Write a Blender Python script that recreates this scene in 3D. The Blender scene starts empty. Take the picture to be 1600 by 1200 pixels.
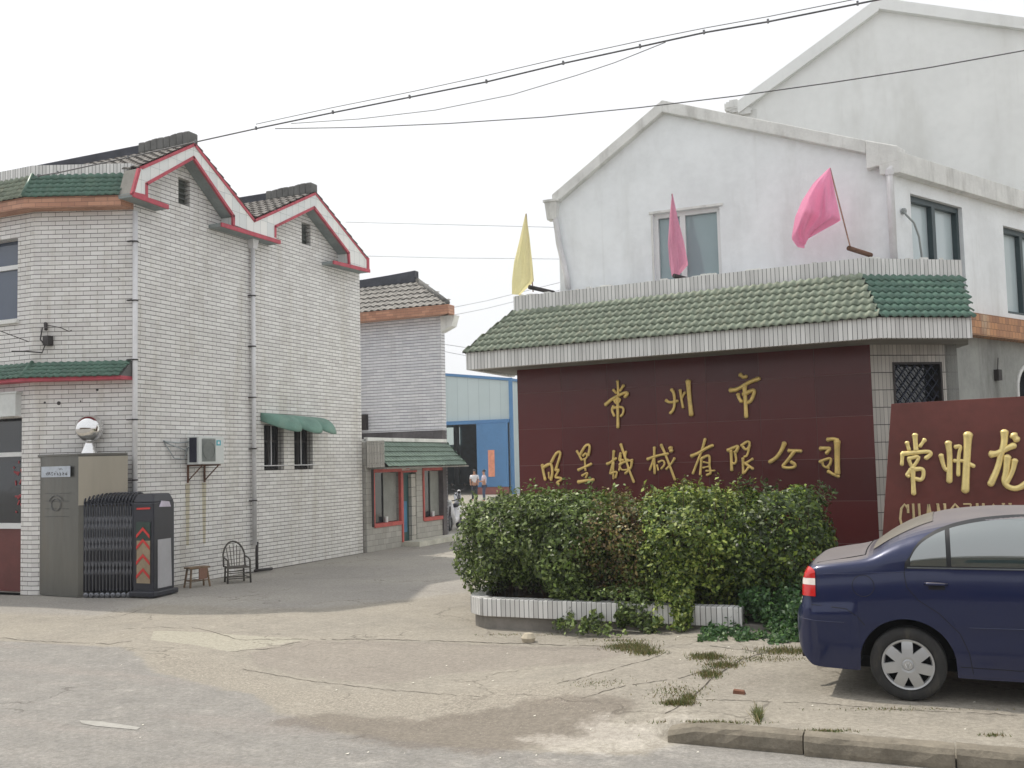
import bpy, bmesh, math, random
import numpy as np
from mathutils import Vector, Matrix, noise
from mathutils.geometry import tessellate_polygon
random.seed(7); RNG = np.random.default_rng(11)
S = bpy.context.scene
# ------------------------------------------------------------------ camera
F = 1550.; PX, PY = 800., 615.; H = 2.1
yaw = math.radians(23.7); pitch = math.atan(107/1550.); roll = math.atan(.0245)
FW = Vector((-math.sin(yaw)*math.cos(pitch), math.cos(yaw)*math.cos(pitch), math.sin(pitch)))
_r = Vector((math.cos(yaw), math.sin(yaw), 0)); _u = _r.cross(FW)
RT = _r*math.cos(roll) - _u*math.sin(roll); UP = _r*math.sin(roll) + _u*math.cos(roll)
CAM = Vector((0, 0, H))
cd = bpy.data.cameras.new('camera'); co = bpy.data.objects.new('camera', cd); S.collection.objects.link(co)
m3 = Matrix((RT, UP, -FW)).transposed(); co.matrix_world = Matrix.Translation(CAM) @ m3.to_4x4()
cd.sensor_width = 36; cd.lens = F/1600*36; cd.shift_y = 15/1600.; cd.clip_end = 3000; cd.clip_start = .05
S.camera = co
# ------------------------------------------------------------------ sky, sun, exposure
SUN = Vector((-.6, .11, 1.0)).normalized()
elev = math.asin(SUN.z); az = math.atan2(SUN.x, SUN.y)
w = bpy.data.worlds.new("World"); S.world = w; w.use_nodes = True
nt = w.node_tree; bg = nt.nodes['Background']
sky = nt.nodes.new('ShaderNodeTexSky'); sky.sky_type = 'NISHITA'; sky.sun_disc = False
sky.sun_elevation = elev; sky.sun_rotation = az; sky.dust_density = 6; sky.air_density = 1.2; sky.ozone_density = 1
hs = nt.nodes.new('ShaderNodeHueSaturation'); hs.inputs['Saturation'].default_value = .22
mxs = nt.nodes.new('ShaderNodeMix'); mxs.data_type = 'RGBA'; mxs.inputs[0].default_value = .72
mxs.inputs[7].default_value = (10.9, 11.0, 11.2, 1)
nt.links.new(sky.outputs[0], hs.inputs['Color']); nt.links.new(hs.outputs[0], mxs.inputs[6])
nt.links.new(mxs.outputs[2], bg.inputs['Color']); bg.inputs['Strength'].default_value = .105
sl = bpy.data.lights.new('sun', 'SUN'); sl.energy = 2.6; sl.angle = math.radians(1.0); sl.color = (1, .93, .82)
so = bpy.data.objects.new('sun', sl); S.collection.objects.link(so)
so.rotation_euler = SUN.to_track_quat('Z', 'Y').to_euler(); so.location = (-20, 5, 30)
S.view_settings.view_transform = 'Standard'; S.view_settings.look = 'None'
S.view_settings.exposure = 0.14; S.view_settings.gamma = 1
# ------------------------------------------------------------------ pixel -> world helpers (used to read real positions on known planes)
def ray(x, y): return FW + RT*((x-PX)/F) + UP*((PY-y)/F)
def on(x, y, ax, v):
    d = ray(x, y); return CAM + d*((v-CAM[ax])/d[ax])
def AX(x, y, v): return on(x, y, 0, v)
def AY(x, y, v): return on(x, y, 1, v)
def AZ(x, y, v=0): return on(x, y, 2, v)
def AP(x, y, p, q):
    p = Vector(p[:2]); q = Vector(q[:2]); n = Vector((-(q-p).y, (q-p).x)); d = ray(x, y)
    k = n.dot(p)/n.dot(Vector(d[:2])); return CAM + d*k
def lin(c):
    return tuple((v/255/12.92 if v/255 <= .04045 else ((v/255+.055)/1.055)**2.4) for v in c)
# ------------------------------------------------------------------ objects
def V(*a): return Vector(a)
def tag(o, label=None, cat=None, group=None, kind=None):
    if label: o['label'] = label
    if cat: o['category'] = cat
    if group: o['group'] = group
    if kind: o['kind'] = kind
    return o
def thing(name, loc, label, cat, group=None):
    o = bpy.data.objects.new(name, None); S.collection.objects.link(o); o.location = loc
    o.empty_display_size = .2
    o['_w'] = list(loc)
    return tag(o, label, cat, group)
def wloc(o): return Vector(o['_w']) if o is not None and '_w' in o else Vector((0, 0, 0))
class MB:
    def __init__(s): s.v = []; s.f = []; s.mi = []; s.cur = 0
    def add(s, vs, fs):
        b = len(s.v); s.v += [Vector(p) for p in vs]; s.f += [tuple(i+b for i in f) for f in fs]; s.mi += [s.cur]*len(fs); return s
    def poly(s, pts): return s.add(pts, [tuple(range(len(pts)))])
    def hexa(s, p):   # 8 points: bottom 4, top 4
        return s.add(p, [(3,2,1,0),(4,5,6,7),(0,1,5,4),(1,2,6,5),(2,3,7,6),(3,0,4,7)])
    def box(s, x0, x1, y0, y1, z0, z1):
        return s.hexa([(x0,y0,z0),(x1,y0,z0),(x1,y1,z0),(x0,y1,z0),(x0,y0,z1),(x1,y0,z1),(x1,y1,z1),(x0,y1,z1)])
    def slab(s, a, b, n, t0, t1, z0, z1):  # wall piece from a to b (2D), between offsets t0..t1 along n
        a = Vector(a[:2]); b = Vector(b[:2]); n = Vector(n[:2])
        q = [a+n*t0, b+n*t0, b+n*t1, a+n*t1]
        return s.hexa([(p.x, p.y, z0) for p in q] + [(p.x, p.y, z1) for p in q])
    def prism(s, pts, ex):
        pts = [Vector(p) for p in pts]; ex = Vector(ex); n = len(pts)
        c = sum(pts, Vector())/n; nn = Vector()
        for i in range(n): nn += (pts[i]-c).cross(pts[(i+1) % n]-c)
        tris = tessellate_polygon([pts])
        fs = [tuple(t) for t in tris] + [tuple(i+n for i in reversed(t)) for t in tris]
        fs += [(i, (i+1) % n, (i+1) % n+n, i+n) for i in range(n)]
        return s.add(pts + [p+ex for p in pts], fs)
    def tube(s, pts, r, n=8, nrm=None, flat=1., caps=True):
        pts = [Vector(p) for p in pts]; k = len(pts)
        rr = r if hasattr(r, '__len__') else [r]*k
        vs = []; fs = []
        ref = Vector(nrm) if nrm is not None else None; last = None
        for i, p in enumerate(pts):
            t = (pts[min(i+1, k-1)] - pts[max(i-1, 0)]).normalized()
            if ref is not None: a = ref
            else:
                if last is None: last = Vector((0, 0, 1)) if abs(t.z) < .9 else Vector((1, 0, 0))
                a = (last - t*last.dot(t)).normalized(); last = a
            b = t.cross(a).normalized()
            for j in range(n):
                q = 2*math.pi*j/n; vs.append(p + b*(math.cos(q)*rr[i]) + a*(math.sin(q)*rr[i]*flat))
        for i in range(k-1):
            for j in range(n):
                fs.append((i*n+j, i*n+(j+1) % n, (i+1)*n+(j+1) % n, (i+1)*n+j))
        if caps: fs += [tuple(reversed(range(n))), tuple(range((k-1)*n, k*n))]
        return s.add(vs, fs)
    def lathe(s, c, axis, prof, n=32, ref=None):   # prof [(r, h)]
        axis = Vector(axis).normalized(); c = Vector(c)
        a = Vector(ref) if ref else (Vector((0, 0, 1)) if abs(axis.z) < .9 else Vector((1, 0, 0)))
        a = (a-axis*a.dot(axis)).normalized(); b = axis.cross(a); vs = []; fs = []
        for r, h in prof:
            for j in range(n):
                q = 2*math.pi*j/n; vs.append(c + axis*h + (a*math.cos(q)+b*math.sin(q))*max(r, 1e-4))
        for i in range(len(prof)-1):
            for j in range(n): fs.append((i*n+j, i*n+(j+1) % n, (i+1)*n+(j+1) % n, (i+1)*n+j))
        return s.add(vs, fs)
    def build(s, name, mats, parent=None, smooth=False, bevel=0, recalc=True, uvt=None):
        o0 = wloc(parent); me = bpy.data.meshes.new(name)
        me.from_pydata([p-o0 for p in s.v], [], s.f)
        if not isinstance(mats, (list, tuple)): mats = [mats]
        for m in mats: me.materials.append(m)
        if len(mats) > 1: me.polygons.foreach_set('material_index', s.mi)
        if recalc:
            bm = bmesh.new(); bm.from_mesh(me); bmesh.ops.recalc_face_normals(bm, faces=bm.faces); bm.to_mesh(me); bm.free()
        uv = me.uv_layers.new(name='UVMap')
        for p in me.polygons:
            n = p.normal
            if uvt is not None: t = Vector(uvt); up = n.cross(t)
            elif abs(n.z) > .9: t = Vector((1, 0, 0)); up = Vector((0, 1, 0))
            else:
                t = Vector((-n.y, n.x, 0)).normalized(); up = n.cross(t)
            for li in p.loop_indices:
                q = me.vertices[me.loops[li].vertex_index].co + o0; uv.data[li].uv = (q.dot(t), q.dot(up))
        me.polygons.foreach_set('use_smooth', [smooth]*len(me.polygons))
        o = bpy.data.objects.new(name, me); S.collection.objects.link(o)
        o['_w'] = list(o0)
        if parent is not None: o.parent = parent
        if bevel:
            b = o.modifiers.new('bevel', 'BEVEL'); b.width = bevel; b.segments = 2; b.limit_method = 'ANGLE'; b.angle_limit = .7
        return o
def top(o, label, cat, group=None, kind=None): return tag(o, label, cat, group, kind)
def wallmesh(o, u, outline, holes, t, mb=None):
    """flat wall with holes: o origin, u horizontal unit vector; outward normal n = (u.y,-u.x); thickness t inwards"""
    mb = mb or MB(); u = Vector((u[0], u[1], 0)).normalized(); n = Vector((u.y, -u.x, 0)); o = Vector((o[0], o[1], 0))
    loops = [outline]+holes
    P = [[o+u*a+Vector((0, 0, b)) for a, b in l] for l in loops]
    tris = tessellate_polygon([[Vector((a, b, 0)) for a, b in l] for l in loops])
    flat = [p for l in P for p in l]; N = len(flat)
    vs = flat + [p-n*t for p in flat]
    fs = [tuple(tr) for tr in tris] + [tuple(i+N for i in reversed(tr)) for tr in tris]
    b = 0
    for l in P:
        k = len(l)
        for i in range(k): fs.append((b+i, b+(i+1) % k, b+(i+1) % k+N, b+i+N))
        b += k
    mb.add(vs, fs); return mb
def rect(a0, a1, b0, b1): return [(a0, b0), (a1, b0), (a1, b1), (a0, b1)]
# ------------------------------------------------------------------ materials
class NT:
    def __init__(s, name):
        s.m = bpy.data.materials.new(name); s.m.use_nodes = True; s.t = s.m.node_tree
        s.b = s.t.nodes['Principled BSDF']; s.out = s.t.nodes['Material Output']
    def n(s, t, **k):
        x = s.t.nodes.new(t)
        for a, b in k.items(): setattr(x, a, b)
        return x
    def l(s, a, b): s.t.links.new(a, b)
    def setin(s, sock, v):
        if hasattr(v, 'node'): s.l(v, sock)
        else: sock.default_value = v
    def math(s, op, a, b=0., c=0.):
        x = s.n('ShaderNodeMath', operation=op); s.setin(x.inputs[0], a); s.setin(x.inputs[1], b)
        if len(x.inputs) > 2: s.setin(x.inputs[2], c)
        return x.outputs[0]
    def mix(s, f, a, b, mode='MIX'):
        x = s.n('ShaderNodeMix', data_type='RGBA', blend_type=mode); s.setin(x.inputs[0], f)
        for k, v in ((6, a), (7, b)):
            if hasattr(v, 'node'): s.l(v, x.inputs[k])
            else: x.inputs[k].default_value = (*v[:3], 1)
        return x.outputs[2]
    def noise(s, scale, vec=None, detail=4, rough=.6, dist=0):
        x = s.n('ShaderNodeTexNoise'); x.inputs['Scale'].default_value = scale; x.inputs['Detail'].default_value = detail
        x.inputs['Roughness'].default_value = rough; x.inputs['Distortion'].default_value = dist
        if vec is None: vec = s.geo()
        s.l(vec, x.inputs['Vector']); return x.outputs['Fac']
    def geo(s):
        if not hasattr(s, '_g'): s._g = s.n('ShaderNodeNewGeometry').outputs['Position']
        return s._g
    def scaled(s, sx, sy, sz):
        x = s.n('ShaderNodeVectorMath', operation='MULTIPLY'); s.l(s.geo(), x.inputs[0]); x.inputs[1].default_value = (sx, sy, sz); return x.outputs[0]
    def step(s, v, a, b):   # smooth ramp
        x = s.n('ShaderNodeMapRange', interpolation_type='SMOOTHSTEP'); s.setin(x.inputs[0], v)
        x.inputs[1].default_value = a; x.inputs[2].default_value = b; return x.outputs[0]
    def bump(s, h, strength=.3, dist=.01):
        x = s.n('ShaderNodeBump'); x.inputs['Strength'].default_value = strength; x.inputs['Distance'].default_value = dist
        s.l(h, x.inputs['Height']); s.l(x.outputs[0], s.b.inputs['Normal']); return x
    def fin(s, col, rough=.8, metal=0., spec=.5):
        s.setin(s.b.inputs['Base Color'], col if hasattr(col, 'node') else (*col[:3], 1))
        s.setin(s.b.inputs['Roughness'], rough); s.b.inputs['Metallic'].default_value = metal
        s.b.inputs['Specular IOR Level'].default_value = spec; return s.m
def mat(name, rgb, rough=.7, metal=0, var=.18, scale=2.5, bump=.15, bs=60, spec=.5, dirt=None, dirtamt=.5, dist=.004, coat=0, stretch=None):
    s = NT(name); c = lin(rgb)
    vec = s.scaled(*stretch) if stretch else None
    n1 = s.noise(scale, vec); n2 = s.noise(scale*9, vec)
    f = s.math('ADD', s.math('MULTIPLY', n1, .7), s.math('MULTIPLY', n2, .3))
    f = s.step(f, .3, .7)
    lo = tuple(v*(1-var) for v in c); hi = tuple(min(1, v*(1+var)) for v in c)
    col = s.mix(f, lo, hi)
    if dirt:
        d = s.step(s.noise(scale*.8, s.scaled(1.5, 1.5, .35), 6, .65), .48, .75)
        col = s.mix(s.math('MULTIPLY', d, dirtamt), col, lin(dirt))
    if dirt:
        st2 = s.step(s.noise(2.2, s.scaled(3.2, 3.2, .12), 5, .6), .60, .76); col = s.mix(s.math('MULTIPLY', st2, dirtamt*.4), col, lin(dirt))
    s.bump(s.noise(bs, None, 3), bump, dist)
    s.fin(col, rough, metal, spec)
    if coat: s.b.inputs['Coat Weight'].default_value = coat; s.b.inputs['Coat Roughness'].default_value = .08
    return s.m
def tilemat(name, c1, c2, joint, w, h, tv, th, offset=.5, rough=.45, var=.12, dirt=None, dirtamt=.35, v0=0., vjoint=None, dmin=.5, spec=.5, u0=0.):
    s = NT(name); uv = s.n('ShaderNodeUVMap').outputs[0]; sp = s.n('ShaderNodeSeparateXYZ'); s.l(uv, sp.inputs[0])
    r = s.math('DIVIDE', s.math('ADD', sp.outputs[1], v0), h); row = s.math('FLOOR', r); fr = s.math('SUBTRACT', r, row)
    u = s.math('ADD', s.math('DIVIDE', s.math('ADD', sp.outputs[0], 100+u0), w), s.math('MULTIPLY', row, offset)); cu = s.math('FLOOR', u); fu = s.math('SUBTRACT', u, cu)
    wob = s.math('MULTIPLY', s.math('SUBTRACT', s.noise(1.3), .5), th/h*.5)
    mh = s.math('LESS_THAN', fr, s.math('ADD', wob, th/h)); mv = s.math('LESS_THAN', fu, tv/w)
    cb = s.n('ShaderNodeCombineXYZ'); s.l(row, cb.inputs[0]); s.l(cu, cb.inputs[1])
    wn = s.n('ShaderNodeTexWhiteNoise', noise_dimensions='2D'); s.l(cb.outputs[0], wn.inputs['Vector'])
    a, b = lin(c1), lin(c2); col = s.mix(wn.outputs[0], a, b)
    big = s.step(s.noise(.55, None, 5), .3, .72)
    col = s.mix(s.math('MULTIPLY', big, var), col, tuple(v*.55 for v in a))
    if dirt:
        d = s.step(s.noise(1.6, s.scaled(1.6, 1.6, .25), 7, .7), dmin, dmin+.25)
        col = s.mix(s.math('MULTIPLY', d, dirtamt), col, lin(dirt))
    jv = lin(vjoint or joint)
    col = s.mix(mv, col, jv); col = s.mix(mh, col, lin(joint))
    mm = s.math('MAXIMUM', mh, mv)
    x = s.n('ShaderNodeBump'); x.inputs['Strength'].default_value = .5; x.inputs['Distance'].default_value = .004; x.invert = True
    s.l(mm, x.inputs['Height']); s.l(x.outputs[0], s.b.inputs['Normal'])
    return s.fin(col, s.math('ADD', s.math('MULTIPLY', mm, .4), rough), 0, spec)
def glassm(name, rgb, rough=.06, var=.3):
    s = NT(name); c = lin(rgb); f = s.noise(1.2, None, 3)
    s.bump(s.noise(1.7, None, 2), .12, .02)
    s.fin(s.mix(f, tuple(v*(1-var) for v in c), tuple(v*(1+var) for v in c)), rough, 0, .8); return s.m
TW = tilemat('white_wall_tile', (231,230,228), (212,210,208), (92,90,87), .25, .079, .007, .0115, .5, dirt=(168,160,140), dirtamt=.34, vjoint=(122,118,112), var=.14, dmin=.46)
TW2 = tilemat('bluish_wall_tile', (220,220,224), (202,203,209), (96,97,103), .245, .085, .006, .015, .5, dirt=(150,146,140), dirtamt=.2, vjoint=(160,162,170), var=.06)
STRIP = tilemat('white_strip_tile', (230,230,228), (202,202,200), (84,84,84), .063, 50., .008, .01, 0., dirt=(86,84,78), dirtamt=.55, dmin=.52)
STRIPB = tilemat('block_strip_tile', (196,192,184), (170,167,160), (58,56,54), .062, .25, .006, .011, 0., dirt=(120,112,96), dirtamt=.3, vjoint=(112,110,106))
BAND = tilemat('band_tile', (238,238,234), (218,222,222), (150,158,156), .22, .30, .005, .005, .0, dirt=(170,172,165), dirtamt=.3)
ORANGE = tilemat('terracotta_strip', (196,146,118), (168,120,96), (120,92,78), .23, .075, .005, .007, .5, dirt=(110,84,66), dirtamt=.5)
ORANGE2 = tilemat('rust_band_tile', (196,140,92), (152,104,72), (96,70,50), .11, .11, .006, .006, .5, dirt=(196,186,160), dirtamt=.9, dmin=.55)
MAROON = tilemat('maroon_polished_tile', (102,44,44), (86,36,38), (122,88,86), .82, .61, .007, .006, .0, rough=.26, var=.3, dirt=(84,52,54), dirtamt=.35, v0=.41, u0=.33, vjoint=(84,50,50))
MAROON2 = mat('maroon_sign_stone', (106,56,50), .3, var=.22, scale=1.2, bump=.05)
PLAST = mat('white_plaster', (234,238,240), .9, var=.07, scale=1.1, bump=.35, bs=18, dirt=(184,186,182), dirtamt=.35)
PLASTB = mat('aged_white_plaster', (236,238,236), .92, var=.05, scale=.7, bump=.5, bs=9, dirt=(204,204,198), dirtamt=.5)
PLASTC = mat('cement_coping', (222,223,220), .92, var=.1, scale=3, bump=.5, bs=30, dirt=(146,144,138), dirtamt=.5)
GREYP = mat('grey_render', (150,152,148), .92, var=.16, scale=1.3, bump=.4, bs=22, dirt=(78,76,72), dirtamt=.6)
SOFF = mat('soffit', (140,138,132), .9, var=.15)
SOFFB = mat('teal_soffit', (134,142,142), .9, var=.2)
GREEN = mat('green_glazed_tile', (126,136,120), .6, var=.3, scale=8, bump=.1, dirt=(164,162,140), dirtamt=.5, spec=.3)
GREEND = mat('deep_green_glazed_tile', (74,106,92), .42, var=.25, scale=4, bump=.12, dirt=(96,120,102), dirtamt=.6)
GREYT = mat('grey_roof_tile', (120,116,112), .85, var=.35, scale=6, bump=.4, bs=40, dirt=(58,56,56), dirtamt=.7)
CAPM = mat('dark_ridge_mortar', (66,68,76), .9, var=.3, scale=3, bump=.4, bs=30)
CAPE = mat('grey_ridge_end', (104,104,102), .9, var=.25, scale=3, bump=.4, bs=30)
RED = mat('faded_red_paint', (182,76,90), .6, var=.22, scale=6, dirt=(120,60,66), dirtamt=.4)
RED2 = mat('salmon_red_paint', (186,88,82), .6, var=.18, scale=6)
PVC = mat('white_pvc', (214,214,216), .45, var=.08, scale=4, bump=.03, dirt=(160,158,152), dirtamt=.4)
FRAME = mat('white_window_frame', (222,224,224), .4, var=.05, bump=.02)
DKFR = mat('teal_dark_frame', (52,68,72), .4, var=.1, bump=.02)
GLD = glassm('dark_glass', (30,34,40)); GLB = glassm('blue_dark_glass', (64,76,96)); GLT = glassm('pale_teal_glass', (142,162,166), .1, .12)
GLP = glassm('pale_pane', (186,200,204), .15, .08)
IRON = mat('dark_iron', (58,54,54), .6, .3, var=.3); RUST = mat('rusty_iron', (104,76,60), .85, .1, var=.35)
GOLD = mat('gold_letter', (230,200,124), .42, .3, var=.2, scale=8, bump=.05, bs=30)
GOLD2 = mat('bright_gold_letter', (244,220,150), .35, .3, var=.15, scale=8, bump=.05, bs=30)
STEEL = mat('brushed_steel', (112,112,108), .34, .75, var=.12, scale=1.4, bump=.08, bs=5, stretch=(1, 1, .2), dirt=(120,104,84), dirtamt=.3)
STEELB = mat('lit_brushed_steel', (176,171,158), .3, .8, var=.1, scale=1.2, bump=.08, bs=5, stretch=(1, 1, .12))  # same steel, paler and warmer; the lit side's beige reflection put into colour
MIRR = mat('polished_ball_steel', (226,226,226), .06, 1., var=.05, bump=.01)
BLK = mat('black_gate_plastic', (34,36,46), .4, var=.2, spec=.5); GATEM = mat('gate_bar_metal', (116,118,124), .35, .7, var=.1)
WOODD = mat('weathered_bamboo', (84,80,74), .8, var=.3, scale=12); WOODS = mat('old_stool_wood', (122,102,80), .8, var=.3, scale=12)
BLUE = mat('blue_shed_paint', (76,126,174), .6, var=.1, scale=.6); SHEDG = tilemat('pale_shed_cladding', (190,204,206), (180,196,198), (160,176,180), .8, 9., .03, .01, 0., rough=.6)
DARKI = mat('dark_interior', (70,96,108), .9, var=.2)
# ------------------------------------------------------------------ roof tiles
def tile_slope(mb, bl, br, tl, tr, rows, wave, amp=.018, lift=.025, thick=.012):
    bl, br, tl, tr = map(Vector, (bl, br, tl, tr)); e = (br-bl).normalized()
    nrm = e.cross(tl-bl); nrm = (nrm if nrm.z > 0 else -nrm).normalized()
    up = nrm.cross(e); up = up if up.z > 0 else -up
    ref = bl; sl = (tl-bl).dot(up)
    def sh(q):
        q -= math.floor(q)
        return math.sin(q*math.pi/.62) if q < .62 else -.35*math.sin((q-.62)*math.pi/.38)
    sub = 8
    for i in range(rows):
        v0 = i/rows; v1 = (i+1)/rows; vm = v0+.15/rows
        a = bl.lerp(tl, vm); b = br.lerp(tr, vm); s0 = (a-ref).dot(e); s1 = (b-ref).dot(e)
        k = max(1, int((s1-s0)/wave*sub)); sh_i = random.uniform(-.05, .05)*wave
        vs = []; fs = []; jit = [random.uniform(-.006, .006) for _ in range(int(k/sub)+3)]
        for j in range(k+1):
            s_ = s0+(s1-s0)*j/k; p = ref+e*s_; wv = sh((s_+sh_i)/wave)*amp; jt = jit[int(j/sub)]
            lo = p+up*(sl*v0-.012+jt); hi = p+up*(sl*v1+.01)
            vs += [lo+nrm*(wv+lift-thick-.01), lo+nrm*(wv+lift), hi+nrm*wv]
        for j in range(k):
            a0 = j*3; b0 = a0+3
            fs += [(a0, b0, b0+1, a0+1), (a0+1, b0+1, b0+2, a0+2)]
        mb.add(vs, fs)
    return mb
def quadslab(mb, pts, d):
    """closed slab under four corner points, dropped by vector d"""
    p = [Vector(q) for q in pts]; return mb.hexa([q+Vector(d) for q in p]+p)
# ================================================================== GROUND
def sm(a, b, x): t = np.clip((x-a)/(b-a), 0, 1); return t*t*(3-2*t)
def gz(x, y):
    x = np.asarray(x, float); y = np.asarray(y, float)
    k = sm(-4.6, -2.2, x)
    e_apron = sm(7.0, 8.3, y); e_kerb = (y > 7.42)*1.
    kk = sm(-2.3, -2.0, x); e = e_apron*(1-kk)+e_kerb*kk
    u = .012*np.sin(x*.9+1.3*np.sin(y*.7))*np.cos(y*.8+x*.35)+.006*np.sin(x*2.3+y*1.7)
    return .13*k*e*(1-.9*sm(16, 22, y)) + u*(1-kk*sm(7.0, 7.4, y)*(1-sm(7.4, 7.9, y)))
def GZ(x, y): return float(gz(x, y))
def gp(x, y):      # pixel -> point lying on the ground
    p = AZ(x, y, 0)
    for _ in range(6): p = AZ(x, y, GZ(p.x, p.y))
    return p
xs = np.concatenate([[-900, -400, -150, -70, -45, -34, -27, -23], np.arange(-21, 5.01, .07), [6, 8, 11, 16, 25, 45, 90, 200, 500, 900]])
ys = np.concatenate([[-60, -25, -10, -4, -1, 1, 2.5], np.arange(3.5, 24.01, .07), [25, 27, 30, 34, 40, 48, 60, 80, 120, 200, 400, 900]])
gx, gy = np.meshgrid(xs, ys); gzz = gz(gx, gy); nx, ny = len(xs), len(ys)
gv = np.stack([gx, gy, gzz], -1).reshape(-1, 3)
idx = np.arange(nx*ny).reshape(ny, nx)
gf = np.stack([idx[:-1, :-1], idx[:-1, 1:], idx[1:, 1:], idx[1:, :-1]], -1).reshape(-1, 4)
me = bpy.data.meshes.new('ground'); me.vertices.add(len(gv)); me.vertices.foreach_set('co', gv.ravel())
me.loops.add(gf.size); me.loops.foreach_set('vertex_index', gf.ravel()); me.polygons.add(len(gf))
me.polygons.foreach_set('loop_start', np.arange(len(gf))*4); me.update(calc_edges=True)
me.polygons.foreach_set('use_smooth', [True]*len(gf))
def sdist(poly):      # signed distance (inside positive) to polygon on the ground
    P = np.array(poly)[:, :2]; q = gv[:, :2]; d = np.full(len(q), 1e9); ins = np.zeros(len(q), bool)
    for i in range(len(P)):
        a = P[i]; b = P[(i+1) % len(P)]; ab = b-a; t = np.clip(((q-a)@ab)/(ab@ab), 0, 1)
        d = np.minimum(d, np.linalg.norm(q-(a+t[:, None]*ab), axis=1))
        c = ((a[1] > q[:, 1]) != (b[1] > q[:, 1])) & (q[:, 0] < (b[0]-a[0])*(q[:, 1]-a[1])/((b[1]-a[1]) or 1e-9)+a[0]); ins ^= c
    return np.where(ins, d, -d)
def mask(name, pix, width, extra=None):
    poly = [tuple(gp(*p)[:2]) for p in pix] if pix else extra
    val = np.clip(.5+sdist(poly)/width, 0, 1)
    at = me.attributes.new(name, 'FLOAT', 'POINT'); at.data.foreach_set('value', val.astype(np.float32))
gpt = lambda *p: tuple(gp(*p)[:2])
road = [(-900, -60), (900, -60), (900, 7.4), (-1.9, 7.4), gpt(1000, 1180), gpt(800, 1172), gpt(640, 1160), gpt(520, 1140), gpt(430, 1112), gpt(400, 1085), gpt(330, 1072), gpt(240, 1050), gpt(215, 1025), gpt(190, 1012), gpt(60, 1004), gpt(-60, 1001), (-60, 9.4), (-900, 9.4)]
mask('m_road', None, .5, road)
mask('m_patch', [(385,1022),(480,1001),(700,1004),(940,1010),(985,1018),(930,1035),(820,1043),(700,1052),(600,1070),(480,1058),(400,1040)], .5)
mask('m_stain', [(425,1128),(520,1112),(640,1128),(760,1108),(880,1086),(985,1088),(1000,1105),(930,1135),(1010,1150),(900,1160),(760,1176),(620,1168),(520,1147)], .6)
mask('m_powder', [(900,1143),(960,1136),(1040,1142),(1044,1162),(960,1174),(880,1172),(850,1158)], .9)
mask('m_gravel', [(225,1022),(300,1018),(380,1040),(470,1075),(640,1085),(860,1065),(930,1085),(800,1110),(640,1128),(480,1118),(330,1070),(240,1050)], .7)
mask('m_smooth', [(240,985),(320,988),(482,998),(362,1019),(300,1007),(235,1000)], .12)
mask('m_yard_shade', [(-50,958),(150,962),(240,944),(500,950),(735,925),(735,700+85),(500,800),(100,850),(-50,850)], .8)  # follows the left house's cast shadow; greyer shaded tone put into the colour
g = NT('ground_surface')
def att(n):
    x = g.n('ShaderNodeAttribute'); x.attribute_name = n; return x.outputs['Fac']
n_s = g.noise(3.2, None, 8, .7); n_f = g.noise(26, None, 5, .7); n_b = g.noise(.5, None, 4, .55); n_g = g.noise(140, None, 3, .6)
def medge(n, w=.06, amt=.55):
    v = g.math('ADD', att(n), g.math('MULTIPLY', g.math('SUBTRACT', n_s, .5), amt)); return g.step(v, .5-w, .5+w)
conc = g.mix(g.step(n_s, .3, .7), lin((148,143,133)), lin((163,157,146)))
conc = g.mix(g.math('MULTIPLY', g.step(n_b, .35, .65), .4), conc, lin((174,167,153)))
conc = g.mix(g.math('MULTIPLY', g.step(g.noise(1.1, None, 7, .75), .52, .72), .4), conc, lin((120,112,102)))
yard_shade = g.mix(g.step(n_b, .3, .7), lin((156,153,149)), lin((172,168,161)))
asph = g.mix(g.step(n_s, .3, .7), lin((136,134,130)), lin((153,150,145)))
asph = g.mix(g.math('MULTIPLY', g.step(g.noise(.9, g.scaled(.35, 1.6, 1), 5, .6), .5, .7), .5), asph, lin((156,148,142)))
col = g.mix(g.math('MULTIPLY', medge('m_yard_shade', .3, .2), .7), conc, yard_shade)
col = g.mix(g.math('MULTIPLY', medge('m_patch', .1, 1.), .45), col, g.mix(n_s, lin((130,122,116)), lin((150,141,134))))
grav = g.mix(g.step(g.noise(48, None, 4, .7), .4, .6), lin((126,120,110)), lin((184,176,162)))
col = g.mix(g.math('MULTIPLY', medge('m_gravel', .35, .9), .5), col, grav)
col = g.mix(medge('m_road', .12, .8), col, asph)
col = g.mix(g.math('MULTIPLY', medge('m_smooth', .05, .1), .7), col, lin((180,176,160)))
col = g.mix(g.math('MULTIPLY', medge('m_stain', .16, 1.3), .6), col, g.mix(n_s, lin((96,88,80)), lin((118,108,98))))
col = g.mix(g.math('MULTIPLY', medge('m_powder', .3, 2.4), .42), col, lin((222,216,206)))
mot = g.step(g.noise(14, None, 6, .75), .3, .7); col = g.mix(g.math('MULTIPLY', g.math('SUBTRACT', 1., mot), .28), col, lin((112,106,98)))
trk = g.step(g.noise(1.0, g.scaled(.25, 3.2, 1), 6, .7), .55, .7); col = g.mix(g.math('MULTIPLY', trk, g.math('MULTIPLY', att('m_road'), .25)), col, lin((120,118,116)))
spk = g.step(g.noise(55, None, 2, .5), .68, .74); col = g.mix(g.math('MULTIPLY', spk, .35), col, lin((205,198,184)))
spk2 = g.step(g.noise(70, g.scaled(1, 1.13, 1), 2, .5), .66, .72); col = g.mix(g.math('MULTIPLY', spk2, .3), col, lin((84,78,72)))
vor = g.n('ShaderNodeTexVoronoi', feature='DISTANCE_TO_EDGE'); vor.inputs['Scale'].default_value = .42
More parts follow.
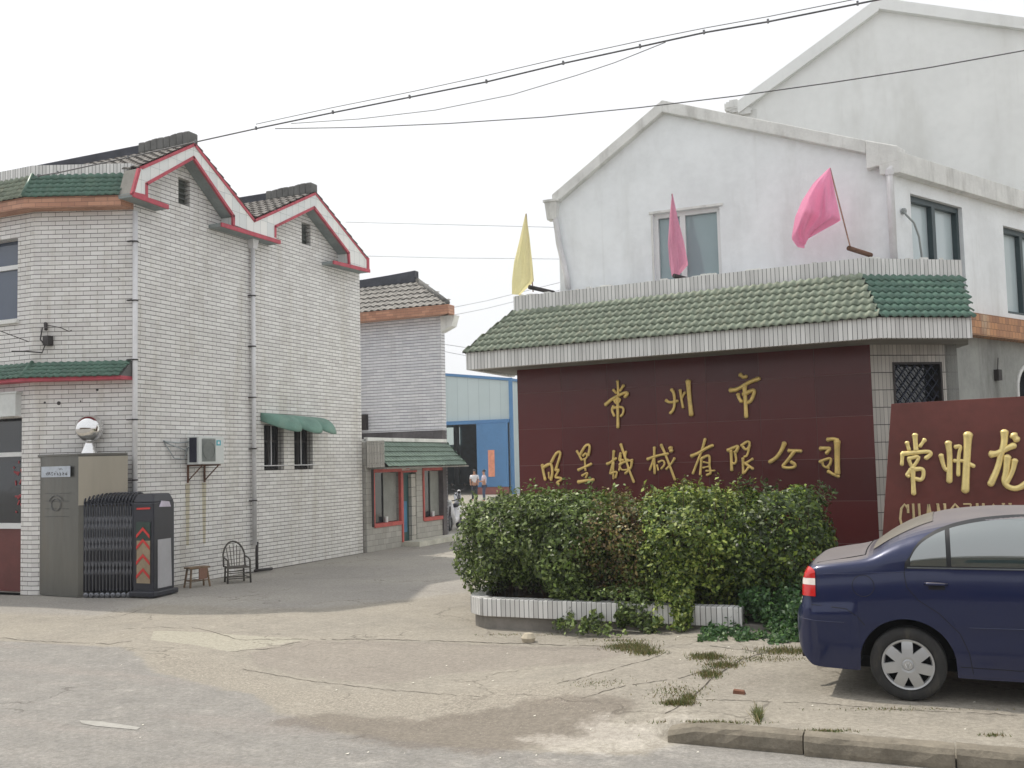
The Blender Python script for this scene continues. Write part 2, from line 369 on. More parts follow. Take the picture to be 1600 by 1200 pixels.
vd = g.n('ShaderNodeVectorMath', operation='ADD'); nz = g.n('ShaderNodeTexNoise'); nz.inputs['Scale'].default_value = 1.6; nz.inputs['Detail'].default_value = 6
g.l(g.geo(), nz.inputs['Vector']); vs_ = g.n('ShaderNodeVectorMath', operation='SCALE'); vs_.inputs['Scale'].default_value = 1.5
g.l(nz.outputs['Color'], vs_.inputs[0]); g.l(g.geo(), vd.inputs[0]); g.l(vs_.outputs[0], vd.inputs[1]); g.l(vd.outputs[0], vor.inputs['Vector'])
crk = g.math('MULTIPLY', g.math('SUBTRACT', 1., g.step(vor.outputs[0], .002, .010)), g.step(n_b, .46, .56))
col = g.mix(g.math('MULTIPLY', crk, .45), col, lin((84,78,70)))
gr1 = g.math('ADD', .80, g.math('MULTIPLY', g.step(n_f, .28, .72), .34)); gr2 = g.math('ADD', .86, g.math('MULTIPLY', g.step(n_g, .25, .75), .28))
vm = g.n('ShaderNodeVectorMath', operation='SCALE'); g.l(col, vm.inputs[0]); g.l(g.math('MULTIPLY', gr1, gr2), vm.inputs['Scale']); col = vm.outputs[0]
peb = g.n('ShaderNodeTexVoronoi'); peb.inputs['Scale'].default_value = 38; g.l(g.geo(), peb.inputs['Vector']); pb_ = g.step(peb.outputs['Distance'], .30, .18)
pbs = g.math('MULTIPLY', pb_, g.step(g.noise(2.2, None, 5, .7), .5, .62)); col = g.mix(g.math('MULTIPLY', pbs, .3), col, lin((196,190,176)))
hgt = g.math('ADD', g.math('MULTIPLY', n_f, .6), g.math('MULTIPLY', n_g, .4)); hgt = g.math('SUBTRACT', hgt, g.math('MULTIPLY', crk, .6))
g.bump(hgt, .8, .014); g.fin(col, .88, 0, .3); me.materials.append(g.m)
go = bpy.data.objects.new('ground', me); S.collection.objects.link(go); tag(go, kind='structure')
# cracks and seams as thin sunk ribbons
CRK = mat('crack_dirt', (78,72,64), .95, var=.3)
def ribbon(mb, pix, w):
    P = []
    for i in range(len(pix)-1):
        a, b = pix[i], pix[i+1]; k = max(2, int(math.hypot(b[0]-a[0], b[1]-a[1])/9))
        for j in range(k): P.append(gp(a[0]+(b[0]-a[0])*j/k+random.uniform(-1, 1), a[1]+(b[1]-a[1])*j/k+random.uniform(-.9, .9)))
    for i in range(len(P)-1):
        if random.random() < .06: continue
        t = (P[i+1]-P[i]); n = Vector((-t.y, t.x, 0)).normalized(); w0 = w*random.uniform(.3, 1.); w1 = w*random.uniform(.3, 1.); z = Vector((0, 0, .003))
        mb.poly([P[i]-n*w0+z, P[i+1]-n*w1+z, P[i+1]+n*w1+z, P[i]+n*w0+z])
mb = MB()
for pix, wd in [([(455,999),(620,1000),(760,1004),(940,1010),(1010,1006)], .014), ([(360,1018),(420,1014),(478,1000)], .012), ([(0,997),(90,1004),(170,1007),(215,1000)], .01),
    ([(190,983),(240,980),(310,982),(375,1000),(480,999)], .008), ([(1050,1020),(980,1040),(900,1062),(860,1070)], .007), ([(1130,1040),(1060,1060),(960,1075),(900,1095)], .007),
    ([(1040,1115),(1080,1092),(1110,1062),(1160,1030),(1210,1016)], .01), ([(1080,1093),(1260,1098),(1420,1110),(1600,1118)], .006), ([(1110,1010),(1180,1018),(1240,1012)], .009),
    ([(370,1045),(470,1062),(600,1078),(760,1090)], .006), ([(130,968),(190,963),(235,948)], .007), ([(560,926),(620,922),(720,926)], .006), ([(460,905),(560,903),(720,896)], .005)]:
    ribbon(mb, pix, wd)
tag(mb.build('ground_cracks', CRK), kind='structure')
mb = MB(); mb.poly([gp(*p)+Vector((0, 0, .004)) for p in [(124,1126),(160,1128),(219,1137),(214,1141),(150,1135),(128,1131)]])
tag(mb.build('road_marking', mat('worn_marking', (164,162,156), .95, var=.15, scale=14)), kind='structure')
# kerb
KERB = mat('kerb_concrete', (128,121,108), .92, var=.25, scale=4, bump=.7, bs=35, dirt=(92,84,74), dirtamt=.6, dist=.01)
mb = MB(); x = -2.02
for k in range(7):
    L = .98; x1 = x+L-.012; zt = .135+random.uniform(-.006, .006); y0 = 7.3+random.uniform(-.01, .01)
    prof = [(y0+.02, -.05), (y0+.005, .03), (y0+.012, zt-.045), (y0+.035, zt-.012), (y0+.07, zt), (y0+.15, zt), (y0+.15, -.05)]
    n = 9; rows = []
    for i in range(n+1):
        xx = x+(x1-x)*i/n; dr = 0 if (k or i > 2) else .045*(2-i)/2
        rows.append([(xx, a+random.uniform(-.005, .005), (b-dr if b > .02 else b)+random.uniform(-.004, .004)) for a, b in prof])
    vs = [p for r in rows for p in r]; m_ = len(prof); fs = [(i*m_+j, (i+1)*m_+j, (i+1)*m_+j+1, i*m_+j+1) for i in range(n) for j in range(m_-1)]
    fs += [tuple(range(m_)), tuple(reversed(range(n*m_, n*m_+m_)))]
    mb.add(vs, fs); x += L
tag(mb.build('kerb', KERB, smooth=False), kind='structure')
# ================================================================== LEFT HOUSE
XL = -13.05; C1 = Vector((XL, 13.21)); C2 = Vector((-14.66, 12.5)); XF = -26.
cu = (C1-C2).normalized(); cn = Vector((cu.y, -cu.x))      # chamfer direction / outward
LH = thing('tiled_house', (XL, 14, 0), 'two storey white tiled house with twin red edged gables on the left of the lane', 'house')
# side wall with gable outline
def yz(px, py, X=XL): p = AX(px, py, X); return (p.y, p.z)
w1 = (16.83, 17.50, 2.05, 3.0); w2 = (17.87, 18.56, 2.05, 3.0)
va = (14.33, 14.64, 7.12, 7.62); vb = (18.22, 18.56, 7.1, 7.6)
outline = [(13.21, 0), (20.59, 0), (20.59, 6.95), (20.2, 7.1), (18.72, 8.2), (16.95, 7.3), (16.5, 7.25), (14.76, 8.25), (13.4, 7.3), (13.21, 7.2)]
mb = wallmesh((XL, 0), (0, 1), outline, [rect(w1[0], w1[1], w1[2], w1[3]), rect(w2[0], w2[1], w2[2], w2[3]), rect(*va), rect(*vb)], .24)
mb.build('side_wall', TW, LH)
for w_ in (w1, w2):
    m = MB(); m.box(XL-.2, XL-.19, w_[0], w_[1], w_[2], w_[3]); gl = m.build('window', GLD, LH)
    m = MB(); y0, y1, z0, z1 = w_
    for a in (y0, y1-.04, (y0+y1)/2-.02): m.box(XL-.185, XL-.15, a, a+.04, z0+.005, z1)
    m.box(XL-.186, XL-.151, y0+.04, y1-.04, z0+.005, z0+.05); m.box(XL-.186, XL-.151, y0+.04, y1-.04, z0+.6, z0+.64)
    m.build('frame', IRON, gl)
    m = MB()
    for k in range(7):
        a = y0+.05+(y1-y0-.1)*k/6; m.tube([(XL-.06, a, z0+.01), (XL-.06, a, z1-.02)], .006, 6)
    m.build('window_bars', IRON, LH)
    m = MB(); m.tube([(XL-.03, (y0+y1)/2-.06, z0+.09), (XL-.03, (y0+y1)/2-.06, z1-.02)], .011, 6)
    m.tube([(XL+.02, y0-.1, z0+.1), (XL+.02, y1+.1, z0+.1)], .012, 6); m.build('curtain_rail', PVC, LH)
for v_ in (va, vb):
    m = MB(); m.box(XL-.14, XL-.13, *v_)
    for k in range(5):
        z = v_[2]+.05+k*.1; m.hexa([(XL-.12, v_[0], z), (XL-.05, v_[0], z-.04), (XL-.05, v_[1], z-.04), (XL-.12, v_[1], z), (XL-.12, v_[0], z+.01), (XL-.05, v_[0], z-.03), (XL-.05, v_[1], z-.03), (XL-.12, v_[1], z+.01)])
    m.build('gable_vent', mat('vent_grey', (92,96,92), .8), LH)
# chamfer wall, front wall
cl = (C1-C2).length
wallmesh(C2, cu, rect(0, cl, 0, 7.3), [], .24).build('corner_wall', TW, LH)
fl = C2.x-XF
wallmesh((XF, C2.y), (1, 0), rect(0, fl, 0, 7.3), [rect(fl-2.9, fl-.40, 4.85, 6.33), rect(fl-7, fl-.26, .0, 3.1)], .24).build('front_wall', TW, LH)
m = MB(); X0, X1 = C2.x-2.9, C2.x-.40; m.box(X0, X1, 12.70, 12.71, 4.85, 6.33); gl = m.build('window', GLB, LH)
m = MB()
for a in (X0, X1-.05, (X0+X1)/2): m.box(a, a+.05, 12.65, 12.695, 4.85, 6.33)
m.box(X0+.05, X1-.05, 12.651, 12.694, 4.85, 4.9); m.box(X0+.05, X1-.05, 12.651, 12.694, 5.8, 5.88); m.build('frame', FRAME, gl)
m = MB(); m.box(X0-.05, X1+.05, 12.44, 12.64, 4.78, 4.845); m.build('sill', PLASTC, gl)
# shop front
X1 = C2.x-.26; X0 = C2.x-7
m = MB(); m.box(X0, X1, 12.93, 12.95, 1.2, 3.1); gl = m.build('shop_window', GLD, LH)
m = MB()
for a in (X0, X1-.16, X1-1.7, X1-3.2): m.box(a, a+.09, 12.86, 12.925, 1.2, 3.1)
m.box(X0, X1, 12.85, 12.926, 1.12, 1.22); m.box(X0, X1, 12.86, 12.924, 2.42, 2.5); m.build('frame', FRAME, gl)
m = MB(); m.box(X0, X1, 12.88, 12.95, 0, 1.118); m.build('red_base_panel', mat('oxblood_panel', (104,52,48), .5, var=.15), LH)
m = MB(); m.box(X0, X1-.02, 12.38, 12.80, 3.12, 3.52); m.box(X0, X1+.02, 12.36, 12.82, 3.521, 3.55); m.build('shutter_box', mat('shutter_box_white', (206,210,208), .5, var=.1), LH)
rc = random.Random(3); m = MB()
for k in range(3):
    zc = 2.2-k*.38
    for j in range(5):
        a = X1-.62+rc.uniform(-.12, .14); z = zc+rc.uniform(-.13, .13); b = a+rc.uniform(-.12, .12); z2 = z+rc.uniform(-.1, .1)
        m.tube([(a, 12.922, z), (b, 12.922, z2)], .02, 5, (0, 1, 0), .25)
m.build('red_window_lettering', mat('red_film', (150,48,56), .5), LH)
# canopies (upper and lower) that run round the chamfer
def ring(d, z):
    a = C1+cn*d; t = (XL-a.x)/cu.x; a = a+cu*t
    # corner: chamfer offset line with y = C2.y-d
    b0 = C2+cn*d; t = (C2.y-d-b0.y)/cu.y; b = b0+cu*t
    return [Vector((a.x, a.y, z)), Vector((b.x, b.y, z)), Vector((XF, C2.y-d, z))]
def canopy(d0, d1, zf0, zf1, zt, zp, fmat, prefix):
    o0, o1 = ring(d0, zf0), ring(d0, zf1); i1 = ring(.0, zf1); i0 = ring(0, zf0); t1 = ring(d1, zt); t0 = ring(d0+.03, zf1+.005)
    m = MB()
    for k in (0, 1): m.hexa([o0[k], o0[k+1], i0[k+1], i0[k], o1[k], o1[k+1], i1[k+1], i1[k]])
    m.build(prefix+'_fascia', fmat, LH)
    m = MB()
    m.poly([o1[0], i1[0], ring(0, zt)[0], t1[0]])
    for k in (0, 1): m.poly([o1[k]+V(0, 0, .002), o1[k+1]+V(0, 0, .002), t1[k+1]-V(0, 0, .01), t1[k]-V(0, 0, .01)])
    m.build(prefix+'_bed', CAPE, LH, recalc=False)
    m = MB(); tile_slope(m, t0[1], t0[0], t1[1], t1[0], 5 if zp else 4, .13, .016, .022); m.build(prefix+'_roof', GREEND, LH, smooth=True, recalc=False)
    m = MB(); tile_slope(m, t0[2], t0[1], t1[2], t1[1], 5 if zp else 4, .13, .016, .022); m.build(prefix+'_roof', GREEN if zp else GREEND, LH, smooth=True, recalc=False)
    m = MB(); m.tube([t0[1]+V(0, 0, .02), t1[1]+V(0, 0, .02)], .035, 8); m.build(prefix+'_hip', GREEND, LH, smooth=True)
    if zp:
        a, b = ring(d1, zt-.02), ring(d1, zp); c, e = ring(-.08, zt-.02), ring(-.08, zp); m = MB()
        for k in (0, 1): m.hexa([a[k], a[k+1], c[k+1], c[k], b[k], b[k+1], e[k+1], e[k]])
        m.build('parapet', STRIP, LH)
canopy(.27, .06, 6.74, 6.93, 7.38, 7.56, ORANGE, 'eave')
canopy(.26, .02, 3.70, 3.76, 4.04, 0, RED, 'awning')
# roofs of the twin gables and the red edged bands
XB = -12.75
def P(px, py): p = AX(px, py, XB); return (p.y, p.z)
b1 = [P(217.5,265), P(207.5,302), P(228.7,307), P(228.7,287.5), P(302.5,246), P(365,337.5), P(365,351), P(435,377.5), P(430,370), P(430,354), P(491,324), P(545,395), P(546,411), P(562,422), P(575,422), P(574,406), P(492.5,302.5), P(397.5,345), P(303.7,226)]
m = MB(); m.prism([(XB, a, b) for a, b in b1], (-.32, 0, 0)); m.build('gable_band', BAND, LH)
def edge(m, pts, th=.055, X=XB+.012, dep=.05):
    for i in range(len(pts)-1):
        a, b = Vector(pts[i]), Vector(pts[i+1]); t = (b-a).normalized(); n = Vector((-t.y, t.x))*th/2; a = a-t*th*.3; b = b+t*th*.3
        m.hexa([(X-dep, *(a-n)), (X-dep, *(b-n)), (X-dep, *(b+n)), (X-dep, *(a+n)), (X, *(a-n)), (X, *(b-n)), (X, *(b+n)), (X, *(a+n))])
m = MB(); edge(m, [b1[0], b1[1], b1[2]]); edge(m, [b1[2], b1[3], b1[4], b1[5], b1[6]], X=XB+.014)
edge(m, [b1[8], b1[9], b1[10], b1[11], b1[12]], X=XB+.014); edge(m, [b1[16], b1[17], b1[18], P(222,262)], X=XB+.016); edge(m, [b1[16], b1[15]], X=XB+.013, th=.04)
ms = MB()
for a, b in (((207,303), (262,323)), ((345,350), (437,378)), ((520,409), (577,423))):
    p, q = P(*a), P(*b)
    def lz(X0, X1, z0, z1, mm): mm.hexa([(X0, p[0], p[1]+z0), (X1, p[0], p[1]+z0), (X1, q[0], q[1]+z0), (X0, q[0], q[1]+z0), (X0, p[0], p[1]+z1), (X1, p[0], p[1]+z1), (X1, q[0], q[1]+z1), (X0, q[0], q[1]+z1)])
    lz(XB-.005, XB+.03, -.05, .03, m); ms = MB(); lz(XL-.02, XB-.006, -.045, .025, ms); ms.build('eave_ledge', SOFFB, LH)
m.build('red_trim', RED, LH)
m = MB(); p, q = b1[1], b1[0]; m.hexa([(XL-.03, p[0]-.012, p[1]-.02), (XB-.04, p[0]-.012, p[1]-.02), (XB-.04, p[0]-.001, p[1]-.02), (XL-.03, p[0]-.001, p[1]-.02), (XL-.03, q[0]-.012, q[1]+.02), (XB-.04, q[0]-.012, q[1]+.02), (XB-.04, q[0]-.001, q[1]+.02), (XL-.03, q[0]-.001, q[1]+.02)]); m.build('band_end_shade', SOFF, LH)  # thin grey sheet over the band's end; shade there put into its colour
m = MB(); p, q = P(572,402), P(577,424); m.box(XL, XB+.02, p[0]+.02, p[0]+.12, q[1], p[1]); m.build('eave_end', RED, LH)
m = MB()
for a, b in ((b1[3], b1[4]), (b1[4], b1[5]), (b1[9], b1[10]), (b1[10], b1[11])):
    a = Vector(a); b = Vector(b); t = (b-a).normalized(); n = Vector((-t.y, t.x)); n = n if n.y < 0 else -n
    m.hexa([(XL+.001, *(a+n*.02)), (XB-.04, *(a+n*.02)), (XB-.04, *(b+n*.02)), (XL+.001, *(b+n*.02)), (XL+.001, *(a-n*.002)), (XB-.04, *(a-n*.002)), (XB-.04, *(b-n*.002)), (XL+.001, *(b-n*.002))])
    m.build('soffit', SOFFB, LH); m = MB()
rdg = [Vector(b1[18]), Vector(b1[16])]; val = Vector(b1[17]); fe = Vector(P(222,262)); be = Vector(b1[15])
m = MB(); m2 = MB(); XR = XF
for k, (lo, hi) in enumerate(((fe, rdg[0]), (val, rdg[0]), (val, rdg[1]), (be, rdg[1]))):
    e = (lo-hi).normalized(); lo2 = lo
    mm_ = m
    A_, B_ = (XR, lo2.x, lo2.y+.02), (XB+.02, lo2.x, lo2.y+.02); C_, D_ = (XR, hi.x, hi.y+.02), (XB+.02, hi.x, hi.y+.02)
    tile_slope(m, A_, B_, C_, D_, 9, .2, .02, .03)
    quadslab(m2, [(XR, lo2.x, lo2.y), (XB-.02, lo2.x, lo2.y), (XB-.02, hi.x, hi.y), (XR, hi.x, hi.y)], (0, 0, -.06))
m.build('roof', GREYT, LH, smooth=False, recalc=False); m2.build('roof_deck', CAPM, LH)
for k, r_ in enumerate(rdg):
    m = MB(); m.box(XF, XB-.35, r_.x-.09, r_.x+.09, r_.y-.04, r_.y+.17); m.build('ridge_cap', CAPM, LH, bevel=.02)
    m = MB(); n = 8; L = 1.25
    for i in range(n):
        a = XB-.02-L*i/n; b = XB-.02-L*(i+1)/n; za = .26-.05*(i/n)-.02*math.cos(i*.9)**2; zb = .26-.05*((i+1)/n)-.02*math.cos((i+1)*.9)**2
        m.hexa([(b, r_.x-.13, r_.y-.02), (a, r_.x-.13, r_.y-.02), (a, r_.x+.13, r_.y-.02), (b, r_.x+.13, r_.y-.02), (b, r_.x-.13, r_.y+zb), (a, r_.x-.13, r_.y+za), (a, r_.x+.13, r_.y+za), (b, r_.x+.13, r_.y+zb)])
    m.build('ridge_end', CAPE, LH, bevel=.03)
m = MB(); m.box(XF, XF+.2, 12.5, 20.59, 0, 7.1); m.box(XF, XL-.24, 20.4, 20.59, 0, 7); m.build('back_wall', TW, LH)
m = MB(); m.poly([(XF, 12.55, 6.95), (C2.x, 12.55, 6.95), (XL-.25, 13.3, 6.95), (XL-.25, 20.4, 6.95), (XF, 20.4, 6.95)]); m.build('attic_floor', CAPM, LH)
m = MB(); m.poly([(XF, 12.55, 7.36), (C2.x, 12.55, 7.36), (XL-.1, 13.3, 7.36), (XL-.1, 13.7, 7.36), (XF, 13.7, 7.36)]); m.build('gutter_floor', CAPM, LH)
# downpipes
def pipe(px, ztop, zbot, y, x, hop=False):
    m = MB(); m.tube([(x, y, ztop), (x, y, zbot)], .045, 10)
    o = m.build('downpipe', PVC, LH, smooth=True)
    if hop:
        h = MB(); h.hexa([(x-.06, y-.06, ztop-.12), (x+.06, y-.06, ztop-.12), (x+.06, y+.06, ztop-.12), (x-.06, y+.06, ztop-.12), (x-.09, y-.1, ztop+.1), (x+.09, y-.1, ztop+.1), (x+.09, y+.1, ztop+.1), (x-.09, y+.1, ztop+.1)])
        h.build('hopper', PVC, o)
    z = zbot+.9
    while z < ztop-.3: s_ = MB(); s_.lathe((x, y, z), (0, 0, 1), [(.052, -.012), (.056, -.012), (.056, .012), (.052, .012)], 10); s_.box(x-.11, x, y-.09, y-.045, z-.01, z+.01); z += 1.05; s_.build('pipe_strap', IRON, o)
pipe(203, 6.7, 0.0, 13.19, XL+.06); pipe(390, 6.75, .55, 16.42, XL+.07, True)
m = MB(); m.tube([(XL+.12, 16.42, .02), (XL+.12, 16.42, .45), (XL+.07, 16.5, .6)], .03, 8); m.tube([(XL+.16, 16.3, .05), (XL+.2, 16.8, .04)], .03, 8); m.build('standpipe', IRON, LH, smooth=True)
# triple awning over the two ground floor windows
m = MB(); y0, y1 = 16.72, 18.95; ny_, nt_ = 60, 10; vs = []
for i in range(ny_+1):
    f = i/ny_; y = y0+(y1-y0)*f; ends = (1-abs(2*f-1)**5)**.5; seg = .74+.26*abs(math.sin(math.pi*f*3))**.6
    d = .62*ends*seg; dz = .42*(.55+.45*ends)*seg
    for j in range(nt_+1):
        a = math.pi/2*j/nt_; vs.append((XL+.01+d*math.sin(a), y, 3.24-dz*(1-math.cos(a))*.95-.05*(f)))
fs = [(i*(nt_+1)+j, (i+1)*(nt_+1)+j, (i+1)*(nt_+1)+j+1, i*(nt_+1)+j+1) for i in range(ny_) for j in range(nt_)]
m.add(vs, fs); o = m.build('awning', mat('green_canvas', (106,140,128), .75, var=.18, scale=3, dirt=(150,160,146), dirtamt=.4), LH, smooth=True, recalc=False)
so_ = o.modifiers.new('s', 'SOLIDIFY'); so_.thickness = .012
# wall bracket with junction box and stains on the corner wall
def cw(px, py, d=0.): return AP(px, py, C1+cn*d, C2+cn*d)
m = MB(); m.tube([cw(66,512,.03), cw(63,530,.06), cw(70,540,.1), cw(66,551,.06), cw(40,549,.12), cw(18,549,.2)], .012, 6)
m.tube([cw(74,508,.05), cw(95,512,.1), cw(108,518,.12), cw(112,516,.12)], .008, 6); m.tube([cw(0,517,.5), cw(45,534,.02)], .007, 6)
m.tube([cw(71,505,.01), cw(72,515,.08)], .03, 8); bb = cw(75,532,.05); m.box(bb.x-.06, bb.x+.06, bb.y-.06, bb.y+.06, bb.z-.09, bb.z+.08)
m.build('cable_bracket', IRON, LH)
m = MB()
for q in ((92,630,.035), (70,629,.02), (126,627,.015), (153,658,.02), (152,609,.025), (187,436,.01)):
    p = cw(q[0], q[1], .001); m.lathe(p, (cn.x, cn.y, 0), [(.0, .004), (q[2], .004), (q[2], 0)], 8)
m.build('wall_anchor_holes', IRON, LH)
# ================================================================== AIR CONDITIONER
AC = thing('air_conditioner', (XL, 15.3, 2.18), 'white outdoor air conditioner unit on rusty brackets on the tiled side wall', 'air conditioner')
ax0, ax1, ay0, ay1, az0, az1 = XL+.08, XL+.36, 14.46, 15.16, 2.2, 2.72
m = MB(); m.box(ax0, ax1, ay0, ay1, az0, az1); m.build('casing', mat('ac_white', (204,208,206), .45, var=.06), AC, bevel=.015)
m = MB(); m.box(ax0+.06, ax1-.05, ay0-.006, ay0, az0+.04, az1-.03)
for k in range(14): z = az0+.06+k*.033; m.box(ax0+.06, ax1-.05, ay0-.012, ay0-.0065, z, z+.008)
m.build('coil_grille', mat('ac_coil', (52,54,70), .6, .2), AC)
m = MB(); m.box(ax1, ax1+.006, ay0+.08, ay0+.45, az0+.05, az1-.05)
for k in range(16): z = az0+.07+k*.027; m.box(ax1+.0065, ax1+.014, ay0+.09, ay0+.44, z, z+.006)
m.lathe((ax1+.012, ay0+.265, az0+.26), (1, 0, 0), [(.17, 0), (.17, .006), (.155, .006), (.155, 0)], 28)
m.build('fan_grille', mat('ac_grille', (128,134,132), .5), AC)
m = MB(); m.box(ax1, ax1+.004, ay1-.22, ay1-.1, az1-.17, az1-.07); m.build('badge', mat('cyan_badge', (70,170,186), .4), AC)
m = MB(); m.box(ax1+.0045, ax1+.006, ay1-.185, ay1-.135, az1-.145, az1-.095); m.build('badge_mark', FRAME, AC)
m = MB()
for y in (ay0+.1, ay1-.15):
    m.box(XL, ax1+.03, y-.015, y+.015, az0-.03, az0-.002); m.box(XL, XL+.03, y-.014, y+.014, az0-.34, az0-.03)
    m.tube([(XL+.02, y, az0-.3), (ax1-.02, y, az0-.03)], .012, 6)
    m.build('bracket', RUST, AC); m = MB()
m = MB(); m.tube([(XL+.12, ay0-.01, az1-.1), (XL+.14, ay0-.3, az1-.12), (XL+.04, ay0-.5, az1-.1), (XL, ay0-.52, az1-.08)], .014, 7)
m.tube([(XL+.14, ay0-.01, az1-.2), (XL+.16, ay0-.14, az1-.25), (XL+.1, ay0-.42, az1-.16), (XL, ay0-.5, az1-.1)], .011, 7)
m.tube([(XL+.1, ay0-.01, az0+.3), (XL+.12, ay0-.12, az0+.1), (XL+.05, ay0-.3, az0+.12), (XL+.04, ay0-.44, az0+.3), (XL, ay0-.5, az1-.12)], .009, 7)
m.build('refrigerant_pipes', mat('pipe_wrap', (150,158,160), .7), AC, smooth=True)
m = MB()
for y in (ay0+.1, ay1-.15):
    w_ = .06; m.poly([(XL+.002, y-w_, 1.85), (XL+.002, y+w_, 1.85), (XL+.002, y+w_*.6, .7), (XL+.002, y-w_*.6, .7)])
m.build('rust_streak', tilemat('rust_streaked_tile', (196,190,168), (180,172,148), (84,80,76), .25, .079, .008, .0125, .5), LH)
# ================================================================== GATE HOUSING, BALL, RETRACTABLE GATE
gA = Vector((-14.69, 12.60)); gB = Vector((-13.50, 12.44)); gu = (gB-gA).normalized(); gn = Vector((gu.y, -gu.x))
GH = thing('gate_housing', (-13.9, 12.6, 0), 'tall stainless steel gate housing box with a small nameplate beside the shop window', 'gate housing')
m = MB(); D = Vector((.72, .62)).normalized()
gC = gB + D*.78; gD = gA + D*.5
fp = [gA]+[gA.lerp(gB, k/6)+gn*(.05*math.sin(math.pi*k/6)) for k in range(1, 6)]+[gB]
HT = 2.37
m.prism([(p.x, p.y, .02) for p in fp+[gC, gD]], (0, 0, HT)); m.build('housing_front', STEEL, GH)
m = MB(); nn_ = Vector((D.y, -D.x)); m.prism([(*(gB+nn_*.004), 1.55), (*(gC+nn_*.004), 1.55), (*(gC+nn_*.004), HT), (*(gB+nn_*.004), HT)], (nn_.x*.01, nn_.y*.01, 0)); m.build('side_panel', STEELB, GH)
m = MB(); m.prism([(p.x, p.y, HT+.02) for p in [q+gn*.03 for q in fp]+[gC+nn_*.03, gD]], (0, 0, .035)); m.build('lid', STEEL, GH, bevel=.008)
def gq(px, py, d=.06): return AP(px, py, gA+gn*d, gB+gn*d)
a, b = gq(65,746), gq(110,728); m = MB(); m.slab(a, Vector((b.x, b.y)), gn, 0, .006, a.z, b.z); m.build('nameplate', mat('nameplate_alu', (178,186,196), .4, .2), GH)
m = MB(); rr_ = random.Random(5)
for k in range(8):
    cxp = 73+k*4.3
    for j in range(4):
        x0 = cxp+rr_.uniform(-1.4, 1.4); y0 = 740+rr_.uniform(-3, 3); x1 = cxp+rr_.uniform(-1.6, 1.6); y1 = 740+rr_.uniform(-3, 3)
        m.tube([gq(x0, y0, .068), gq(x1, y1, .068)], .005, 4, (gn.x, gn.y, 0), .3)
for k in range(3): m.tube([gq(92+k*2, 731.5, .068), gq(93.5+k*2, 734.5, .068)], .005, 4, (gn.x, gn.y, 0), .3)
m.build('nameplate_characters', IRON, GH)
m = MB(); cc = gq(87,789,.058)
for rr2, a0, a1 in ((.2, .5, math.pi-.3), (.13, 0, 6.28)):
    pts = []
    for k in range(15):
        a = a0+(a1-a0)*k/14; pts.append(cc+Vector((gu.x, gu.y, 0))*(rr2*math.cos(a))+Vector((0, 0, rr2*.8*math.sin(a))))
    m.tube(pts, .006, 5)
for k in range(4): m.tube([gq(70, 771+k*12, .055), gq(107, 771+k*12, .055)], .003, 4)
m.build('embossed_seal', mat('steel_emboss', (98,100,102), .4, .6), GH)
bc = AY(124, 671, 12.45); bc = Vector((-13.62, 12.78, 0)); BL = thing('steel_ball', (bc.x, bc.y, HT+.055), 'mirror polished steel ball on a cone pedestal on top of the gate housing', 'ornament')
m = MB(); m.lathe((bc.x, bc.y, HT+.055), (0, 0, 1), [(.001, 0), (.14, 0), (.14, .01), (.075, .17), (.06, .22), (.05, .22)], 28); m.build('pedestal', MIRR, BL, smooth=True)
m = MB(); R_ = .235; m.lathe((bc.x, bc.y, HT+.055+.2+R_), (0, 0, 1), [(R_*math.sin(a), -R_*math.cos(a)) for a in [math.pi*k/24 for k in range(25)]], 40); m.build('ball', MIRR, BL, smooth=True)
GT = thing('folding_gate', (-12.9, 12.1, 0), 'black retractable folding gate with red chevrons drawn back beside its steel housing', 'gate')
_g0 = Vector((-13.40, 12.47)); _g1 = Vector((-12.57, 12.71)); _gd = (_g1-_g0).normalized(); g0 = _g0-Vector((_gd.y, -_gd.x))*.23; g1 = _g1-Vector((_gd.y, -_gd.x))*.23; gd = (g1-g0).normalized(); gm = Vector((gd.y, -gd.x)); NF = 15
for k in range(NF):
    c = g0+gd*((g1-g0).length*k/(NF-1)); x_ = Vector((c.x, c.y))
    m = MB()
    for sgn in (-1, 1):
        p = x_+gm*(sgn*.22*-1)
        m.tube([(p.x, p.y, .1), (p.x, p.y, 1.58)], .014, 6)
    # rounded hoop joining the two posts
    hoop = [(x_+gm*(.22*math.cos(t))) for t in [math.pi*j/8 for j in range(9)]]
    m.tube([(h.x, h.y, 1.58+.16*math.sin(math.pi*j/8)) for j, h in enumerate(hoop)], .017, 6)
    m.build('frame_hoop', BLK if k % 1 == 0 else BLK, GT, smooth=True)
m = MB()
for k in range(NF-1):
    a = g0+gd*((g1-g0).length*(k+.5)/(NF-1))+gm*.225
    m.tube([(a.x, a.y, .12), (a.x, a.y, 1.52)], .009, 6)
    for zz in (.5, .9, 1.25):
        b0 = a-gd*.03; b1_ = a+gd*.03; m.tube([(b0.x, b0.y, zz-.12), (b1_.x, b1_.y, zz+.12)], .008, 5); m.tube([(b1_.x, b1_.y, zz-.12), (b0.x, b0.y, zz+.12)], .008, 5)
m.build('lattice_bars', GATEM, GT)
for k in range(9):
    a = g0+gd*((g1-g0).length*(k+.5)/9)+gm*.24; m = MB(); m.lathe((a.x-gm.x*.02, a.y-gm.y*.02, .05), (gm.x, gm.y, 0), [(.001, 0), (.045, 0), (.045, .035), (.02, .04), (.001, .04)], 14); m.build('wheel', GATEM, GT, smooth=True)
m = MB(); m.slab(g0-gd*.05, g1, gm, -.22, -.19, .09, 1.56); m.slab(g0, g1, gm, -.1, .2, .1, .13); m.build('inner_panel', BLK, GT)
